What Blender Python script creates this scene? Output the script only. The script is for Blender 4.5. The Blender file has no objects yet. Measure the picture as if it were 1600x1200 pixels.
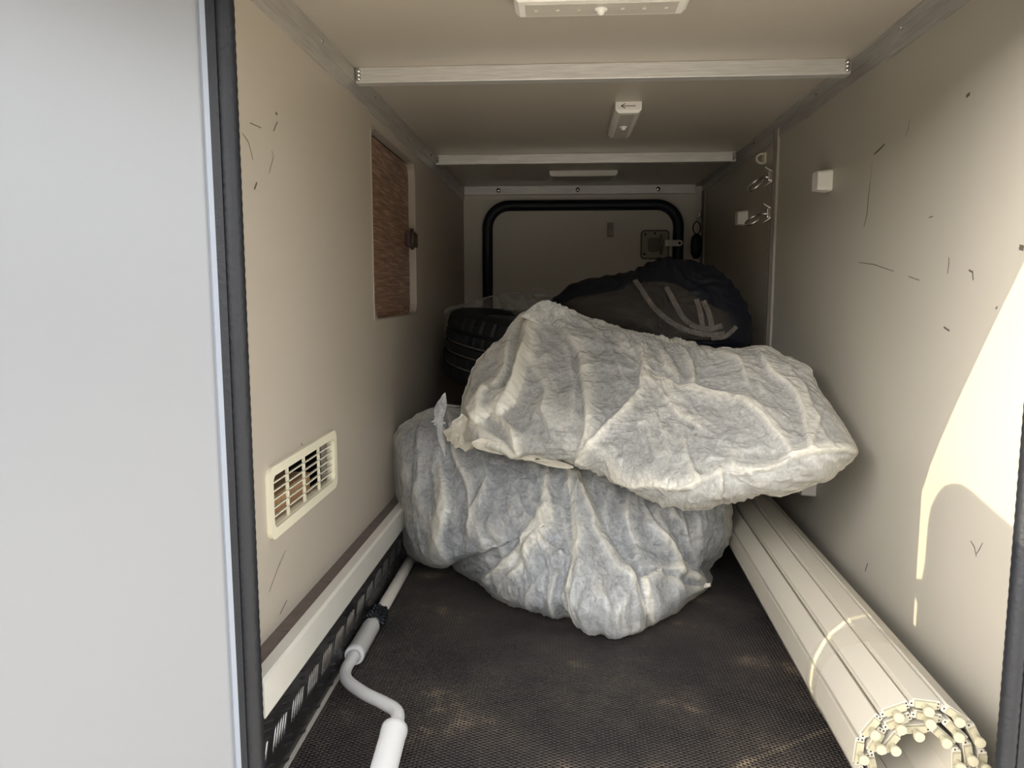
import bpy, bmesh, math, random
import numpy as np
from mathutils import Vector, Matrix, noise

random.seed(7)
SC = bpy.context.scene
COL = SC.collection

# ------------------------------------------------------------------ camera
FPX = 1190.0
PITCH, YAW = math.radians(6.805), math.radians(3.724)
CAM = Vector((0.0, -1.0, 0.64))
cd = bpy.data.cameras.new('camera')
cd.sensor_width = 36.0
cd.lens = 36.0 * FPX / 1600.0
cd.clip_start = 0.02
cam = bpy.data.objects.new('camera', cd)
cam.location = CAM
cam.rotation_euler = (math.pi / 2 - PITCH, 0, YAW)
COL.objects.link(cam)
SC.camera = cam

# ------------------------------------------------------------------ light, sky, exposure
SC.view_settings.view_transform = 'Standard'
SC.view_settings.look = 'None'
SC.view_settings.gamma = 1.0
SC.view_settings.use_curve_mapping = False
SC.view_settings.exposure = 0.66
W = bpy.data.worlds.new('world'); SC.world = W; W.use_nodes = True
nt = W.node_tree; nt.nodes.clear()
wo = nt.nodes.new('ShaderNodeOutputWorld'); wb = nt.nodes.new('ShaderNodeBackground')
sk = nt.nodes.new('ShaderNodeTexSky')
SUN_AZ = 0.65        # travels +x, with this much +y per x
SUN_TAN = 0.36       # drop per horizontal metre
sk.sky_type = 'NISHITA'; sk.sun_disc = False
sk.sun_elevation = math.atan(SUN_TAN)
sk.sun_rotation = math.atan2(-1.0, -SUN_AZ)
sk.air_density = 1.0; sk.dust_density = 2.5; sk.ozone_density = 1.0
wb.inputs['Strength'].default_value = 0.88
hsv = nt.nodes.new('ShaderNodeHueSaturation'); hsv.inputs['Saturation'].default_value = 0.22   # hazy day
nt.links.new(sk.outputs['Color'], hsv.inputs['Color']); nt.links.new(hsv.outputs['Color'], wb.inputs['Color']); nt.links.new(wb.outputs['Background'], wo.inputs['Surface'])
sd = bpy.data.lights.new('sun', 'SUN'); sd.energy = 5.0; sd.angle = math.radians(0.12); sd.color = (1.0, 0.90, 0.62)
sun = bpy.data.objects.new('sun', sd); COL.objects.link(sun)
sdir = Vector((1.0, SUN_AZ, -SUN_TAN * math.hypot(1, SUN_AZ))).normalized()
sun.rotation_euler = sdir.to_track_quat('-Z', 'Y').to_euler()
sun.location = (-3, -4, 3)

# ------------------------------------------------------------------ helpers
CF = Vector((-math.sin(YAW) * math.cos(PITCH), math.cos(YAW) * math.cos(PITCH), -math.sin(PITCH)))
CR = Vector((math.cos(YAW), math.sin(YAW), 0)); CU = CR.cross(CF)
def ray(px, py): return CR * ((px - 800) / FPX) + CU * ((600 - py) / FPX) + CF
def atY(px, py, y):
    d = ray(px, py); return CAM + d * ((y - CAM.y) / d.y)
def atZ(px, py, z):
    d = ray(px, py); return CAM + d * ((z - CAM.z) / d.z)
def atX(px, py, x):
    d = ray(px, py); return CAM + d * ((x - CAM.x) / d.x)

def lin(h):
    h = h.lstrip('#'); c = [int(h[i:i + 2], 16) / 255 for i in (0, 2, 4)]
    return tuple(v / 12.92 if v <= 0.04045 else ((v + 0.055) / 1.055) ** 2.4 for v in c) + (1,)

def mat(name, col, rough=0.5, metal=0.0, var=0.0, vscale=8.0, bump=0.0, bscale=200.0, spec=0.5, stretch=None, col2=None, thr=None):
    m = bpy.data.materials.new(name); m.use_nodes = True
    n = m.node_tree.nodes; L = m.node_tree.links
    b = n['Principled BSDF']; b.inputs['Roughness'].default_value = rough; b.inputs['Metallic'].default_value = metal
    b.inputs['Specular IOR Level'].default_value = spec
    c = lin(col) if isinstance(col, str) else col
    tc = n.new('ShaderNodeTexCoord'); mp = n.new('ShaderNodeMapping'); L.new(tc.outputs['Object'], mp.inputs['Vector'])
    if stretch: mp.inputs['Scale'].default_value = stretch
    nz = n.new('ShaderNodeTexNoise'); nz.inputs['Scale'].default_value = vscale; nz.inputs['Detail'].default_value = 6
    L.new(mp.outputs['Vector'], nz.inputs['Vector'])
    cr = n.new('ShaderNodeValToRGB')
    e = cr.color_ramp.elements
    lo, hi = thr or (0.3, 0.7)
    e[0].position = lo; e[1].position = hi
    c2 = (lin(col2) if isinstance(col2, str) else col2) if col2 else tuple(max(0, v * (1 - var)) for v in c[:3]) + (1,)
    e[0].color = c2; e[1].color = c
    L.new(nz.outputs['Fac'], cr.inputs['Fac']); L.new(cr.outputs['Color'], b.inputs['Base Color'])
    if bump:
        nb = n.new('ShaderNodeTexNoise'); nb.inputs['Scale'].default_value = bscale; nb.inputs['Detail'].default_value = 3
        L.new(mp.outputs['Vector'], nb.inputs['Vector'])
        bp = n.new('ShaderNodeBump'); bp.inputs['Strength'].default_value = bump; bp.inputs['Distance'].default_value = 0.002
        L.new(nb.outputs['Fac'], bp.inputs['Height']); L.new(bp.outputs['Normal'], b.inputs['Normal'])
    return m

class MB:
    """collects shapes, links them as ONE mesh object"""
    def __init__(s): s.v = []; s.f = []
    def add(s, vs, fs):
        o = len(s.v); s.v += [tuple(v) for v in vs]; s.f += [tuple(i + o for i in f) for f in fs]; return s
    def box(s, a, b, bev=0.0):
        x0, y0, z0 = a; x1, y1, z1 = b
        if bev <= 0:
            return s.add([(x0, y0, z0), (x1, y0, z0), (x1, y1, z0), (x0, y1, z0), (x0, y0, z1), (x1, y0, z1), (x1, y1, z1), (x0, y1, z1)],
                         [(0, 3, 2, 1), (4, 5, 6, 7), (0, 1, 5, 4), (1, 2, 6, 5), (2, 3, 7, 6), (3, 0, 4, 7)])
        bm = bmesh.new(); bmesh.ops.create_cube(bm, size=1)
        for v in bm.verts:
            v.co = Vector(((x0 + x1) / 2 + v.co.x * (x1 - x0), (y0 + y1) / 2 + v.co.y * (y1 - y0), (z0 + z1) / 2 + v.co.z * (z1 - z0)))
        bmesh.ops.bevel(bm, geom=list(bm.edges), offset=bev, segments=2, profile=0.6, affect='EDGES')
        return s.bm(bm)
    def bm(s, bm):
        bm.verts.ensure_lookup_table(); bm.verts.index_update()
        s.add([v.co.copy() for v in bm.verts], [[v.index for v in f.verts] for f in bm.faces]); bm.free(); return s
    def tube(s, pts, r, n=12, closed=False, cap=True):
        pts = [Vector(p) for p in pts]; N = len(pts); vs = []; fs = []
        rr = r if hasattr(r, '__len__') else [r] * N
        prev = None
        for i, p in enumerate(pts):
            if closed: t = pts[(i + 1) % N] - pts[i - 1]
            else: t = pts[min(i + 1, N - 1)] - pts[max(i - 1, 0)]
            t.normalize()
            if prev is None:
                a = Vector((0, 0, 1)) if abs(t.z) < 0.9 else Vector((1, 0, 0)); u = t.cross(a).normalized()
            else:
                u = (prev - t * prev.dot(t)).normalized()
            prev = u; w = t.cross(u)
            for k in range(n):
                a = 2 * math.pi * k / n; vs.append(p + (u * math.cos(a) + w * math.sin(a)) * rr[i])
        M = N if closed else N - 1
        for i in range(M):
            j = (i + 1) % N
            for k in range(n):
                k2 = (k + 1) % n; fs.append((i * n + k, i * n + k2, j * n + k2, j * n + k))
        if cap and not closed:
            fs.append(tuple(range(n))[::-1]); fs.append(tuple((N - 1) * n + k for k in range(n)))
        return s.add(vs, fs)
    def prism(s, poly, off, depth):
        """poly: 3D points (planar loop); extruded by vector `depth`, shifted by off"""
        n = len(poly); a = [Vector(p) + Vector(off) for p in poly]; b = [p + Vector(depth) for p in a]
        return s.add(a + b, [tuple(range(n))[::-1], tuple(range(n, 2 * n))] + [(i, (i + 1) % n, n + (i + 1) % n, n + i) for i in range(n)])
    def ring(s, outer, inner, depth):
        n = len(outer); d = Vector(depth)
        o = [Vector(p) for p in outer]; i_ = [Vector(p) for p in inner]
        vs = o + i_ + [p + d for p in o] + [p + d for p in i_]; fs = []
        for k in range(n):
            j = (k + 1) % n
            fs += [(k, j, n + j, n + k), (2 * n + k, 3 * n + k, 3 * n + j, 2 * n + j), (k, 2 * n + k, 2 * n + j, j), (n + k, n + j, 3 * n + j, 3 * n + k)]
        return s.add(vs, fs)
    def lathe(s, prof, origin, axis, n=24, closed=False):
        axis = Vector(axis).normalized(); a = Vector((0, 0, 1)) if abs(axis.z) < 0.9 else Vector((1, 0, 0))
        u = axis.cross(a).normalized(); w = axis.cross(u); o = Vector(origin); vs = []; fs = []; m = len(prof)
        for k in range(n):
            t = 2 * math.pi * k / n; d = u * math.cos(t) + w * math.sin(t)
            for (r, h) in prof: vs.append(o + axis * h + d * r)
        for k in range(n):
            k2 = (k + 1) % n
            for i in range(m if closed else m - 1):
                i2 = (i + 1) % m; fs.append((k * m + i, k2 * m + i, k2 * m + i2, k * m + i2))
        return s.add(vs, fs)
    def build(s, name, m, parent=None, smooth=False, origin=None, kind=None, angle=None):
        me = bpy.data.meshes.new(name)
        o0 = Vector(origin) if origin is not None else Vector((0, 0, 0))
        base = world_of(parent) if parent else Vector((0, 0, 0))
        sh = o0 + base if parent else o0
        me.from_pydata([Vector(v) - sh for v in s.v], [], s.f)
        bm = bmesh.new(); bm.from_mesh(me)
        bmesh.ops.remove_doubles(bm, verts=bm.verts, dist=1e-6)
        bmesh.ops.recalc_face_normals(bm, faces=bm.faces); bm.to_mesh(me); bm.free()
        if smooth: me.shade_smooth()
        if angle: me.set_sharp_from_angle(angle=math.radians(angle))
        me.materials.append(m)
        o = bpy.data.objects.new(name, me); COL.objects.link(o)
        if parent: o.parent = parent
        o.location = o0
        if kind: o['kind'] = kind
        return o
def world_of(o):
    v = Vector(o.location)
    while o.parent: o = o.parent; v += o.location
    return v
def thing(name, label, cat, loc=(0, 0, 0), group=None):
    o = bpy.data.objects.new(name, None); o.empty_display_size = 0.02; COL.objects.link(o); o.location = loc
    tag(o, label, cat, group); return o
def tag(o, label, cat, group=None):
    o['label'] = label; o['category'] = cat
    if group: o['group'] = group
    return o
def structure(o): o['kind'] = 'structure'; return o
def rrect(x0, z0, x1, z1, r, n=6):
    """rounded rectangle loop as (a,b) pairs"""
    out = []
    for (cx, cz, a0) in ((x1 - r, z1 - r, 0), (x0 + r, z1 - r, 90), (x0 + r, z0 + r, 180), (x1 - r, z0 + r, 270)):
        for i in range(n + 1):
            a = math.radians(a0 + 90 * i / n); out.append((cx + r * math.cos(a), cz + r * math.sin(a)))
    return out
def arc_pts(cx, cy, r, a0, a1, n):
    return [(cx + r * math.cos(math.radians(a0 + (a1 - a0) * i / n)), cy + r * math.sin(math.radians(a0 + (a1 - a0) * i / n))) for i in range(n + 1)]

# ------------------------------------------------------------------ materials
M = {}
M['wall'] = mat('beige_laminate', '#b8ae9f', 0.42, var=0.08, vscale=1.6, bump=0.05, bscale=350)
M['wall_r'] = mat('cream_laminate', '#afa99c', 0.42, var=0.08, vscale=1.3, bump=0.05, bscale=350)
M['back'] = mat('cream_back_panel', '#ece5d8', 0.45, var=0.06, vscale=2)
M['latch'] = mat('dark_grey_plastic', '#6f675d', 0.45, var=0.05)  # darker grey for latch rim, boss and pin, and the rail channel
M['ceil'] = mat('ceiling_laminate', '#b9b0a2', 0.36, var=0.08, vscale=1.5, bump=0.05, bscale=350)
M['alu'] = mat('brushed_aluminium', '#e6e3de', 0.45, metal=0.55, var=0.22, vscale=6, stretch=(3, 40, 40), bump=0.06, bscale=60)
M['alu_y'] = mat('brushed_aluminium_long', '#cfcbc5', 0.45, metal=0.6, var=0.25, vscale=6, stretch=(40, 2, 40), bump=0.06, bscale=60)
M['steel'] = mat('polished_steel', '#d5d3d0', 0.18, metal=1.0, var=0.1)
M['white'] = mat('white_plastic', '#e9e5dc', 0.4, var=0.05, vscale=5)
M['cream'] = mat('cream_plastic', '#e6dfc6', 0.42, var=0.06, vscale=6)
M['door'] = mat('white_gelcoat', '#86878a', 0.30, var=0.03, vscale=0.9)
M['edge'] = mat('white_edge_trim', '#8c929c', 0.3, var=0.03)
M['rubber'] = mat('black_rubber', '#14161c', 0.55, var=0.3, vscale=30, bump=0.5, bscale=160)
M['navy_tube'] = mat('dark_navy_rubber', '#131a28', 0.5, var=0.2, vscale=10)
M['shutter'] = mat('cream_pvc', '#b9b2a3', 0.36, var=0.05, vscale=4, bump=0.04, bscale=300)
M['cap'] = mat('cream_nylon', '#a59d84', 0.45, var=0.06, vscale=20)
M['dark'] = mat('recess_shade_black', '#0c0b0a', 0.9)  # near-black colour stands in for shade in holes, gaps and the duct
M['tyre'] = mat('tyre_rubber', '#15151a', 0.62, var=0.3, vscale=14, bump=0.2, bscale=120)
M['rim'] = mat('wheel_alloy', '#8b8d90', 0.35, metal=0.9, var=0.1)
M['tile'] = mat('brown_floor_tile', '#6e625b', 0.6, var=0.25, vscale=60)
M['trim'] = mat('pale_painted_trim', '#d2cdc2', 0.38, var=0.07, vscale=9)
M['plate'] = mat('checker_plate', '#5d5c5c', 0.34, metal=0.9, var=0.35, vscale=25)
M['bars'] = mat('checker_bars', '#a9a8a8', 0.25, metal=1.0, var=0.2, vscale=30)
M['enamel'] = mat('white_enamel', '#cfcdc9', 0.3, var=0.04, vscale=12)
M['pole'] = mat('grey_pole', '#b9b2a6', 0.4, var=0.1, vscale=12)
M['block'] = mat('raw_timber', '#c49a72', 0.7, var=0.25, vscale=12, stretch=(1, 8, 1))
M['navy'] = mat('navy_nylon', '#090f1e', 0.6, var=0.25, vscale=9, bump=0.25, bscale=500)
M['braid'] = mat('grey_braid', '#8a8178', 0.7, var=0.3, vscale=60, bump=0.4, bscale=400)
M['ground'] = mat('pale_paving', '#d3cbbd', 0.8, var=0.15, vscale=3, bump=0.2, bscale=60)
M['scuff'] = mat('scuff_dark', '#54493f', 0.7)
M['dust'] = mat('tread_marking', '#94857b', 0.7, var=0.5, vscale=40)
M['ink'] = mat('marker_ink', '#2a1c1c', 0.6)
M['led'] = mat('diffuser_plastic', '#c3bbb0', 0.3, var=0.08, vscale=10)
M['brown_plastic'] = mat('brown_latch_plastic', '#3a2b26', 0.4)
M['greybeige'] = mat('grey_beige_frame', '#a59a8e', 0.4, var=0.05)

def wood_mat():
    m = bpy.data.materials.new('walnut_laminate'); m.use_nodes = True; n = m.node_tree.nodes; L = m.node_tree.links
    b = n['Principled BSDF']; b.inputs['Roughness'].default_value = 0.45
    tc = n.new('ShaderNodeTexCoord'); mp = n.new('ShaderNodeMapping'); mp.inputs['Scale'].default_value = (1, 3.0, 60)
    mp.inputs['Rotation'].default_value = (math.radians(-4), 0, 0)
    nz = n.new('ShaderNodeTexNoise'); nz.inputs['Scale'].default_value = 3.2; nz.inputs['Detail'].default_value = 7; nz.inputs['Roughness'].default_value = 0.68
    cr = n.new('ShaderNodeValToRGB'); e = cr.color_ramp.elements
    e[0].position = 0.33; e[0].color = lin('#4a352d'); e[1].position = 0.68; e[1].color = lin('#bd9c86')
    k = e.new(0.5); k.color = lin('#866654')
    L.new(tc.outputs['Object'], mp.inputs['Vector']); L.new(mp.outputs['Vector'], nz.inputs['Vector'])
    L.new(nz.outputs['Fac'], cr.inputs['Fac']); L.new(cr.outputs['Color'], b.inputs['Base Color'])
    return m
M['wood'] = wood_mat()

def floor_mat():
    m = bpy.data.materials.new('honeycomb_rubber'); m.use_nodes = True; n = m.node_tree.nodes; L = m.node_tree.links
    b = n['Principled BSDF']; b.inputs['Roughness'].default_value = 0.5
    tc = n.new('ShaderNodeTexCoord'); sep = n.new('ShaderNodeSeparateXYZ'); L.new(tc.outputs['Object'], sep.inputs[0])
    K = 2 * math.pi / (0.0068 * math.sqrt(3) / 2)
    def mth(op, a, c=None):
        q = n.new('ShaderNodeMath'); q.operation = op
        for i, v in enumerate((a, c)):
            if v is None: continue
            if isinstance(v, (int, float)): q.inputs[i].default_value = v
            else: L.new(v, q.inputs[i])
        return q.outputs[0]
    tot = None
    for a in (0, 60, 120):
        ca, sa = math.cos(math.radians(a)) * K, math.sin(math.radians(a)) * K
        d = mth('ADD', mth('MULTIPLY', sep.outputs[0], ca), mth('MULTIPLY', sep.outputs[1], sa))
        c = mth('COSINE', d); tot = c if tot is None else mth('ADD', tot, c)
    mr = n.new('ShaderNodeMapRange'); mr.inputs[1].default_value = -0.9; mr.inputs[2].default_value = 1.6; L.new(tot, mr.inputs[0])
    inv = mth('SUBTRACT', 1.0, mr.outputs[0])
    nz = n.new('ShaderNodeTexNoise'); nz.inputs['Scale'].default_value = 5.5; nz.inputs['Detail'].default_value = 8; nz.inputs['Roughness'].default_value = 0.65
    L.new(tc.outputs['Object'], nz.inputs['Vector'])
    cr = n.new('ShaderNodeValToRGB'); e = cr.color_ramp.elements
    e[0].position = 0.42; e[0].color = lin('#2f2a28'); e[1].position = 0.74; e[1].color = lin('#ad977c')
    k = e.new(0.58); k.color = lin('#4c433c')
    L.new(nz.outputs['Fac'], cr.inputs['Fac'])
    mx = n.new('ShaderNodeMix'); mx.data_type = 'RGBA'; mx.inputs[7].default_value = lin('#1d1a19')
    L.new(mr.outputs[0], mx.inputs[0]); L.new(cr.outputs['Color'], mx.inputs[6]); L.new(mx.outputs[2], b.inputs['Base Color'])
    bp = n.new('ShaderNodeBump'); bp.inputs['Strength'].default_value = 0.9; bp.inputs['Distance'].default_value = 0.0025
    L.new(inv, bp.inputs['Height']); L.new(bp.outputs['Normal'], b.inputs['Normal'])
    return m
M['floor'] = floor_mat()

def film_mat(name, col, alpha, bscale=1.0, rough=0.38, mott=0.25, ply=0.45, col2=None, grain=(1, 1, 1), turn=(0, 0, 0)):
    """thin film: reflects, glows through and lets part of the view through; where it lies double ('ply') it is denser"""
    m = bpy.data.materials.new(name); m.use_nodes = True; n = m.node_tree.nodes; L = m.node_tree.links
    b = n['Principled BSDF']; out = n['Material Output']
    b.inputs['Roughness'].default_value = rough; b.inputs['Specular IOR Level'].default_value = 0.6
    tc = n.new('ShaderNodeTexCoord')
    f1 = n.new('ShaderNodeTexNoise'); f1.inputs['Scale'].default_value = 60; f1.inputs['Detail'].default_value = 8; f1.inputs['Roughness'].default_value = 0.75; f1.inputs['Distortion'].default_value = 1.5
    L.new(tc.outputs['Object'], f1.inputs['Vector'])
    mp = n.new('ShaderNodeMapping'); mp.vector_type = 'POINT'; mp.inputs['Rotation'].default_value = turn
    mp2 = n.new('ShaderNodeMapping'); mp2.inputs['Scale'].default_value = grain
    L.new(tc.outputs['Object'], mp.inputs['Vector']); L.new(mp.outputs['Vector'], mp2.inputs['Vector'])
    hs = []
    for sc, dist in ((16, 1.0), (48, 0.6)):
        f2 = n.new('ShaderNodeTexNoise'); f2.noise_type = 'RIDGED_MULTIFRACTAL'; f2.inputs['Scale'].default_value = sc; f2.inputs['Detail'].default_value = 3; f2.inputs['Distortion'].default_value = dist
        L.new(mp2.outputs['Vector'], f2.inputs['Vector']); hs.append(f2)
    bp = n.new('ShaderNodeBump'); bp.inputs['Strength'].default_value = 0.5 * bscale; bp.inputs['Distance'].default_value = 0.010
    L.new(hs[0].outputs['Fac'], bp.inputs['Height'])
    bp2 = n.new('ShaderNodeBump'); bp2.inputs['Strength'].default_value = 0.45 * bscale; bp2.inputs['Distance'].default_value = 0.0025
    L.new(hs[1].outputs['Fac'], bp2.inputs['Height']); L.new(bp.outputs['Normal'], bp2.inputs['Normal'])
    L.new(bp2.outputs['Normal'], b.inputs['Normal'])
    at0 = n.new('ShaderNodeAttribute'); at0.attribute_name = 'ply'
    # fine stress-whitened crease lines in the film
    cz = n.new('ShaderNodeTexNoise'); cz.noise_type = 'RIDGED_MULTIFRACTAL'; cz.inputs['Scale'].default_value = 17; cz.inputs['Detail'].default_value = 4; cz.inputs['Distortion'].default_value = 0.8
    L.new(mp2.outputs['Vector'], cz.inputs['Vector'])
    cm = n.new('ShaderNodeMapRange'); cm.inputs[1].default_value = 0.78; cm.inputs[2].default_value = 1.08; cm.inputs[3].default_value = 0.0; cm.inputs[4].default_value = 0.9
    L.new(cz.outputs['Fac'], cm.inputs[0])
    at = n.new('ShaderNodeMath'); at.operation = 'ADD'; at.use_clamp = True
    L.new(at0.outputs['Fac'], at.inputs[0]); L.new(cm.outputs[0], at.inputs[1])
    mc = n.new('ShaderNodeMix'); mc.data_type = 'RGBA'; mc.inputs[6].default_value = lin(col); mc.inputs[7].default_value = lin(col2 or col)
    L.new(at.outputs[0], mc.inputs[0])
    L.new(mc.outputs[2], b.inputs['Base Color'])
    tl = n.new('ShaderNodeBsdfTranslucent'); L.new(mc.outputs[2], tl.inputs['Color']); L.new(bp2.outputs['Normal'], tl.inputs['Normal'])
    m1 = n.new('ShaderNodeMixShader'); m1.inputs[0].default_value = 0.22
    L.new(b.outputs[0], m1.inputs[1]); L.new(tl.outputs[0], m1.inputs[2])
    tr = n.new('ShaderNodeBsdfTransparent')
    lw = n.new('ShaderNodeLayerWeight'); lw.inputs['Blend'].default_value = 0.3
    mr = n.new('ShaderNodeMapRange'); mr.inputs[1].default_value = 0.32; mr.inputs[2].default_value = 0.68
    mr.inputs[3].default_value = alpha - mott * 0.5; mr.inputs[4].default_value = alpha + mott * 0.5
    L.new(f1.outputs['Fac'], mr.inputs[0])
    ad = n.new('ShaderNodeMath'); ad.operation = 'MULTIPLY_ADD'; ad.inputs[1].default_value = 0.35
    L.new(lw.outputs['Facing'], ad.inputs[0]); L.new(mr.outputs[0], ad.inputs[2])
    ad2 = n.new('ShaderNodeMath'); ad2.operation = 'MULTIPLY_ADD'; ad2.inputs[1].default_value = ply; ad2.use_clamp = True
    L.new(at.outputs[0], ad2.inputs[0]); L.new(ad.outputs[0], ad2.inputs[2])
    m2 = n.new('ShaderNodeMixShader'); L.new(ad2.outputs[0], m2.inputs[0]); L.new(tr.outputs[0], m2.inputs[1]); L.new(m1.outputs[0], m2.inputs[2])
    L.new(m2.outputs[0], out.inputs['Surface'])
    return m
FILM = dict(rough=0.26, mott=0.5, ply=0.42, bscale=1.2, col2='#e6e1d2')
M['film'] = film_mat('white_nonwoven_film', '#c8cacb', 0.56, grain=(1.7, 1.7, 0.45), turn=(0, math.radians(8), 0), **FILM)
M['film_up'] = film_mat('white_nonwoven_film_slanting', '#cccbc6', 0.58, grain=(1.7, 1.7, 0.45), turn=(0, math.radians(38), 0), **FILM)
M['film_loose'] = film_mat('white_nonwoven_film_double', '#e8e1d0', 0.80, col2='#efe7d6')
M['film_grey'] = film_mat('clear_grey_film', '#a5a39b', 0.42, rough=0.2)
M['window'] = film_mat('clear_pvc_film', '#6a645e', 0.16, rough=0.10, bscale=1.2, mott=0.15, ply=0.1)
M['tape'] = film_mat('clear_packing_tape', '#d8d1c0', 0.10, rough=0.15, bscale=0.0, mott=0.04, ply=0.0)

# ------------------------------------------------------------------ the setting
XL, XR, YB, ZC, YF = -0.405, 0.562, 2.17, 1.07, -0.14
# left wall, with the hole for the vent
VY0, VY1, VZ0, VZ1 = 0.012, 0.302, 0.308, 0.388
w = MB()
T = 0.02
HY0, HY1, HZ0, HZ1 = 0.630, 1.118, 0.580, 0.994
for (y0, y1, z0, z1) in ((YF, VY0, 0, ZC), (VY1, HY0, 0, ZC), (HY1, YB, 0, ZC), (VY0, VY1, 0, VZ0), (VY0, VY1, VZ1, ZC), (HY0, HY1, 0, HZ0), (HY0, HY1, HZ1, ZC)):
    w.box((XL - T, y0, z0), (XL, y1, z1))
wl = structure(w.build('wall_left', M['wall']))
wr = structure(MB().box((XR, YF, 0), (XR + T, YB, ZC)).build('wall_right', M['wall_r']))
wbk = structure(MB().box((XL - T, YB, 0), (XR + T, YB + T, ZC)).build('wall_back', M['back']))
structure(MB().box((XL - T, YF, ZC), (XR + T, YB + T, ZC + T)).build('ceiling', M['ceil']))
structure(MB().box((XL - T, YF, -0.03), (XR + T, YB + T, 0)).build('floor', M['floor']))
structure(MB().box((-12, -12, -0.62), (12, 6, -0.60)).build('ground', M['ground']))
M['light_block'] = mat('dark_light_block', '#857c70', 0.8, var=0.3, vscale=3)
fe = structure(MB().box((-12, -7.55, -0.6), (12, -7.5, 2.0)).build('wall_light_block', M['light_block']))  # added unseen barrier, dims the horizon light entering the garage
# vehicle body around the opening
OX0, OX1, OZ0, OZ1 = -0.392, 0.531, -0.02, 1.03
b = MB()
for (x0, x1, z0, z1) in ((-2.2, OX0, -0.3, 1.9), (OX1, 2.2, -0.3, 1.9), (OX0, OX1, OZ1, 1.9), (OX0, OX1, -0.3, OZ0)):
    b.box((x0, YF - 0.02, z0), (x1, YF, z1))
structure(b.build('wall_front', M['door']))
structure(MB().box((-2.2, YF, 1.88), (2.2, YB + T, 1.9)).box((-2.2, YF, -0.3), (2.2, YB + T, -0.28)).box((-2.2, YB + 0.05, -0.3), (2.2, YB + 0.07, 1.9))
          .box((-2.2, YF, -0.3), (-2.18, YB + 0.07, 1.9)).box((2.18, YF, -0.3), (2.2, YB + 0.07, 1.9)).build('wall_outer', M['door']))
# opening frame: white flange, flat black lip, ribbed bulb seal
fr = structure(MB().ring([(a, YF - 0.03, c) for a, c in rrect(OX0 - 0.02, OZ0 - 0.02, OX1 + 0.02, OZ1 + 0.02, 0.05)],
                         [(a, YF - 0.03, c) for a, c in rrect(OX0 + 0.008, OZ0 + 0.004, OX1 - 0.008, OZ1 - 0.008, 0.045)], (0, 0.012, 0)).build('trim_1', M['edge']))
lip = MB().ring([(a, YF - 0.038, c) for a, c in rrect(OX0 + 0.008, OZ0 + 0.004, OX1 - 0.008, OZ1 - 0.008, 0.045)],
                [(a, YF - 0.038, c) for a, c in rrect(OX0 + 0.024, OZ0 + 0.008, OX1 - 0.024, OZ1 - 0.024, 0.04)], (0, 0.03, 0)).build('rubber_lip', M['rubber'], fr)
lp = rrect(OX0 + 0.030, OZ0 + 0.008, OX1 - 0.030, OZ1 - 0.030, 0.04, 8)
pts = []
for i in range(len(lp)):
    p, q = Vector((lp[i][0], 0, lp[i][1])), Vector((lp[(i + 1) % len(lp)][0], 0, lp[(i + 1) % len(lp)][1]))
    k = max(1, int((q - p).length / 0.006))
    for j in range(k): pts.append(p.lerp(q, j / k) + Vector((0, YF - 0.028, 0)))
MB().tube(pts, [0.0105 + 0.0006 * (i % 2) for i in range(len(pts))], 10, closed=True).build('bulb_seal', M['rubber'], fr, smooth=True)

# open door leaf on the left: hinged at the left edge of the opening, swung outwards
A0 = atY(313, 0, YF - 0.04); A1 = atY(372, 1200, YF - 0.04)
hx = A0.x; ddx = (A1.x - A0.x) / (A1.z - A0.z)
DD = Vector((-0.695, -0.719, 0)).normalized(); DN = Vector((0.719, -0.695, 0)).normalized()
EX = 0.5 * (A0.x + A1.x)
def dp(s, z, off=0.0): return Vector((A0.x + ddx * (z - (A0.z if s < 0.5 else 0.3)) * (1.0 if s < 0.5 else 0.0), YF - 0.04, z)) + DD * s - DN * off
DLEN, DTOP, DBOT = 0.90, 1.03, -0.02
def leaf_loop(off, inset=0.0):
    r = 0.09; out = []
    for s, z in rrect(inset, DBOT + inset, DLEN - inset, DTOP - inset, r): out.append(dp(s, z, off))
    return out
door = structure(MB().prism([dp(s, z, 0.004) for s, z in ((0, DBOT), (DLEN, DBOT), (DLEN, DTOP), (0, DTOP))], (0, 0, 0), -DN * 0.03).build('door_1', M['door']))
MB().prism([dp(s, z, -0.001) for s, z in ((-0.004, DBOT), (0.002, DBOT), (0.002, DTOP), (-0.004, DTOP))], (0, 0, 0), -DN * 0.034).build('edge_trim', M['edge'], door)

# ceiling-edge profiles, cross beams, rivets
def rivet(parent, p, nrm, r=0.004):
    MB().lathe([(0.0001, 0.0028), (r * 0.6, 0.0024), (r, 0.0)], p, nrm, 12).build('rivet', M['steel'], parent, smooth=True)
tl = structure(MB().box((XL, YF, ZC - 0.054), (XL + 0.003, YB, ZC)).box((XL, YF, ZC - 0.028), (XL + 0.0045, YB, ZC - 0.001)).build('trim_2', M['alu_y']))
for y in (0.30, 0.66, 1.36, 1.52, 2.0): rivet(tl, (XL + 0.0045, y, ZC - 0.014), (1, 0, 0))
tr = structure(MB().box((XR - 0.034, YF, ZC - 0.004), (XR, YB, ZC)).box((XR - 0.004, YF, ZC - 0.028), (XR, YB, ZC)).build('trim_3', M['alu_y']))
for y in (0.33, 0.74, 1.28, 1.62, 2.05): rivet(tr, (XR - 0.018, y, ZC - 0.004), (0, 0, -1))
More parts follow.
